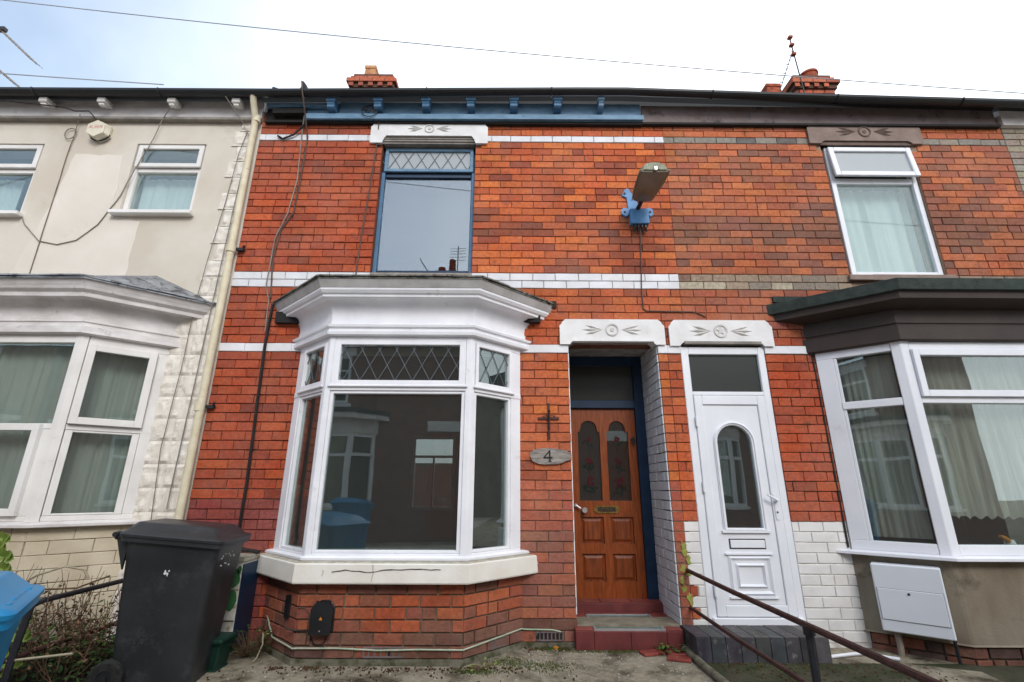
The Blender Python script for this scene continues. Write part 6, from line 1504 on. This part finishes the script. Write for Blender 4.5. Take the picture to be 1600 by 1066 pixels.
# ================================================================== opposite side of the court (seen only mirrored in the panes)
def bricktex():
    m = bpy.data.materials.new('brick_far'); m.use_nodes = True; t = m.node_tree; b = t.nodes['Principled BSDF']; L_ = t.links.new
    g = N(t, 'ShaderNodeNewGeometry'); sp_ = N(t, 'ShaderNodeSeparateXYZ'); cb_ = N(t, 'ShaderNodeCombineXYZ'); L_(g.outputs['Position'], sp_.inputs[0]); L_(sp_.outputs['X'], cb_.inputs[0]); L_(sp_.outputs['Z'], cb_.inputs[1])
    bt = N(t, 'ShaderNodeTexBrick', i_Scale=1.0); bt.inputs['Color1'].default_value = c4(lin('7d5348')); bt.inputs['Color2'].default_value = c4(lin('684a40')); bt.inputs['Mortar'].default_value = c4(lin('6a4c40'))
    bt.inputs['Brick Width'].default_value = .225; bt.inputs['Row Height'].default_value = .083; bt.inputs['Mortar Size'].default_value = .008
    L_(cb_.outputs[0], bt.inputs['Vector']); L_(bt.outputs['Color'], b.inputs['Base Color']); b.inputs['Roughness'].default_value = .9
    return m
M['opp_brick'] = bricktex()
YO = -8.1
def opp_house(xc, label, m='opp_brick'):
    h = thing('terraced_house', label, 'house', (xc, YO-.2, -.035), 'houses on the opposite side of the court')
    x0, x1 = xc-2.3, xc+2.3; t = MB(); t.box(x0, x1, YO-.3, YO, -.035, 4.6); t.build('wall', M[m], h)
    t = MB(); t.add([(x0, YO+.25, 4.6), (x1, YO+.25, 4.6), (x1, YO-4.2, 6.0), (x0, YO-4.2, 6.0), (x0, YO+.25, 4.68), (x1, YO+.25, 4.68), (x1, YO-4.2, 6.08), (x0, YO-4.2, 6.08)], [(0, 1, 2, 3), (4, 7, 6, 5), (0, 4, 5, 1), (1, 5, 6, 2), (2, 6, 7, 3), (3, 7, 4, 0)]); t.build('roof', M['roof'], h)
    F = lambda s, z, d: (s, YO+d, z)
    poly = [(xc+1.1-2.0, 0), (xc+1.1-1.55, -.45), (xc+1.1-.2, -.45), (xc+1.1+.25, 0)]
    fl = [(2*xc*0 + p[0], YO - p[1]) for p in poly][::-1]
    # mirrored polygon: swap order so outward normal faces +Y
    fs_ = [fmap(fl[k], fl[k+1]) for k in range(3)]
    t = MB(); op = lambda d: [(x, YO - y_) for x, y_ in offset_poly(poly, d)]
    t.prism(op(.0), -.035, .70); t.build('bay_base', M[m], h)
    t = MB(); t.prism(op(.05), .70, .76); t.prism(op(.03), 2.40, 2.72); t.prism(op(.2), 2.72, 2.84); t.build('bay_cornice', M['old_white'], h)
    t = MB(); t.prism(op(.22), 2.841, 2.95); t.build('bay_roof', M['felt'], h)
    t = MB()
    for f_ in fs_: 
        rect_frame(t, f_, 0.0, f_.len, .76, 2.40, .075, -.06, .0); t.fbox(f_, .075, f_.len-.075, 1.86, 1.93, -.06, .0)
        if f_.len > 1: t.fbox(f_, f_.len/2-.03, f_.len/2+.03, .835, 1.86, -.06, 0)
    b_ = t.build('bay_window', M['upvc'], h)
    for f_ in fs_:
        t = MB(); t.fbox(f_, .04, f_.len-.04, .80, 2.36, -.045, -.04); t.build('pane', M['glass'], b_)
    t = MB(); t.prism(op(-.12), .77, 2.39); t.build('net_curtain', M['interior_dark'], h)
    t = MB(); rect_frame(t, F, xc-.4, xc+.6, 3.15, 4.35, .06, .0, .03); t.fbox(F, xc-.34, xc+.54, 3.95, 4.0, 0, .03); t.fbox(F, xc-.5, xc+.7, 4.36, 4.55, 0, .05); t.fbox(F, xc-.5, xc+.7, 3.03, 3.13, 0, .08); w_ = t.build('window', M['upvc'], h)
    t = MB(); t.fbox(F, xc-.34, xc+.54, 3.21, 4.29, .002, .008); t.build('pane', M['black'], w_)
    t = MB(); t.fbox(F, xc-1.9, xc-1.05, .05, 2.45, .0, .03); t.build('door', M['wood_panel'], h); t = MB(); t.fbox(F, xc-2.0, xc-.95, 2.46, 2.72, .0, .04); t.build('lintel', M['lintel_white'], h)
    t = MB(); t.box(xc+1.7, xc+2.5, YO-4.6, YO-3.9, 5.5, 9.1); c_ = t.build('chimney', M[m], h)
    for dx, hh_ in ((.2, .28), (.6, .62)): t = MB(); t.disc((xc+1.7+dx, YO-4.25, 9.1), (0, 0, 1), .15, hh_, 12, .13); t.build('chimney_pot', M['terracotta'], c_, smooth=True)
    t = MB(); t.tube([(xc+2.52, YO-4.2, 8.6), (xc+2.52, YO-4.2, 10.3)], .02, 6); t.build('aerial_mast', M['iron_black'], c_)
    t = MB(); t.tube([(xc+1.5, YO-4.2, 9.0), (xc+1.05, YO-4.2, 9.75)], .02, 6); t.build('stay_rod', M['iron_black'], c_)
    for k in range(5): t = MB(); t.tube([(xc+2.2, YO-4.2, 9.7+k*.12), (xc+2.85, YO-4.2, 9.72+k*.12)], .010, 4); t.build('aerial_element', M['iron_black'], c_)
for i, (x, lab, m) in enumerate(((-13.6, 'mirrored far left red brick house across the court', 'opp_brick'), (-9.2, 'second red brick house from the left across the court, seen only in reflections', 'opp_brick'), (-4.6, 'red brick house across the court whose bay is mirrored in the big front pane', 'opp_brick'), (0.0, 'red brick house straight behind the viewer across the court', 'opp_brick'), (4.6, 'red brick house across the court mirrored in the right-hand bay', 'opp_brick'), (9.2, 'second red brick house from the right across the court, seen only in reflections', 'opp_brick'))):
    opp_house(x, lab, m)
for X_, lab in ((17.0, 'brick gable wall closing the right-hand end of the court, outside the frame'), (-17.0, 'brick gable wall closing the left-hand end of the court, outside the frame')):
    gw = thing('gable_wall', lab, 'wall', (X_, -3, -.035)); t = MB(); t.box(X_-.15, X_+.15, -11, 4, -.035, 5.5); t.build('wall', M['stucco'], gw)
wheelie_bin('blue recycling bin across the court mirrored in the big front pane', (-2.95, -5.9, -.035), math.radians(-80), 'bin_blue')

for o in list(bpy.data.objects):
    if '_org' in o: del o['_org']
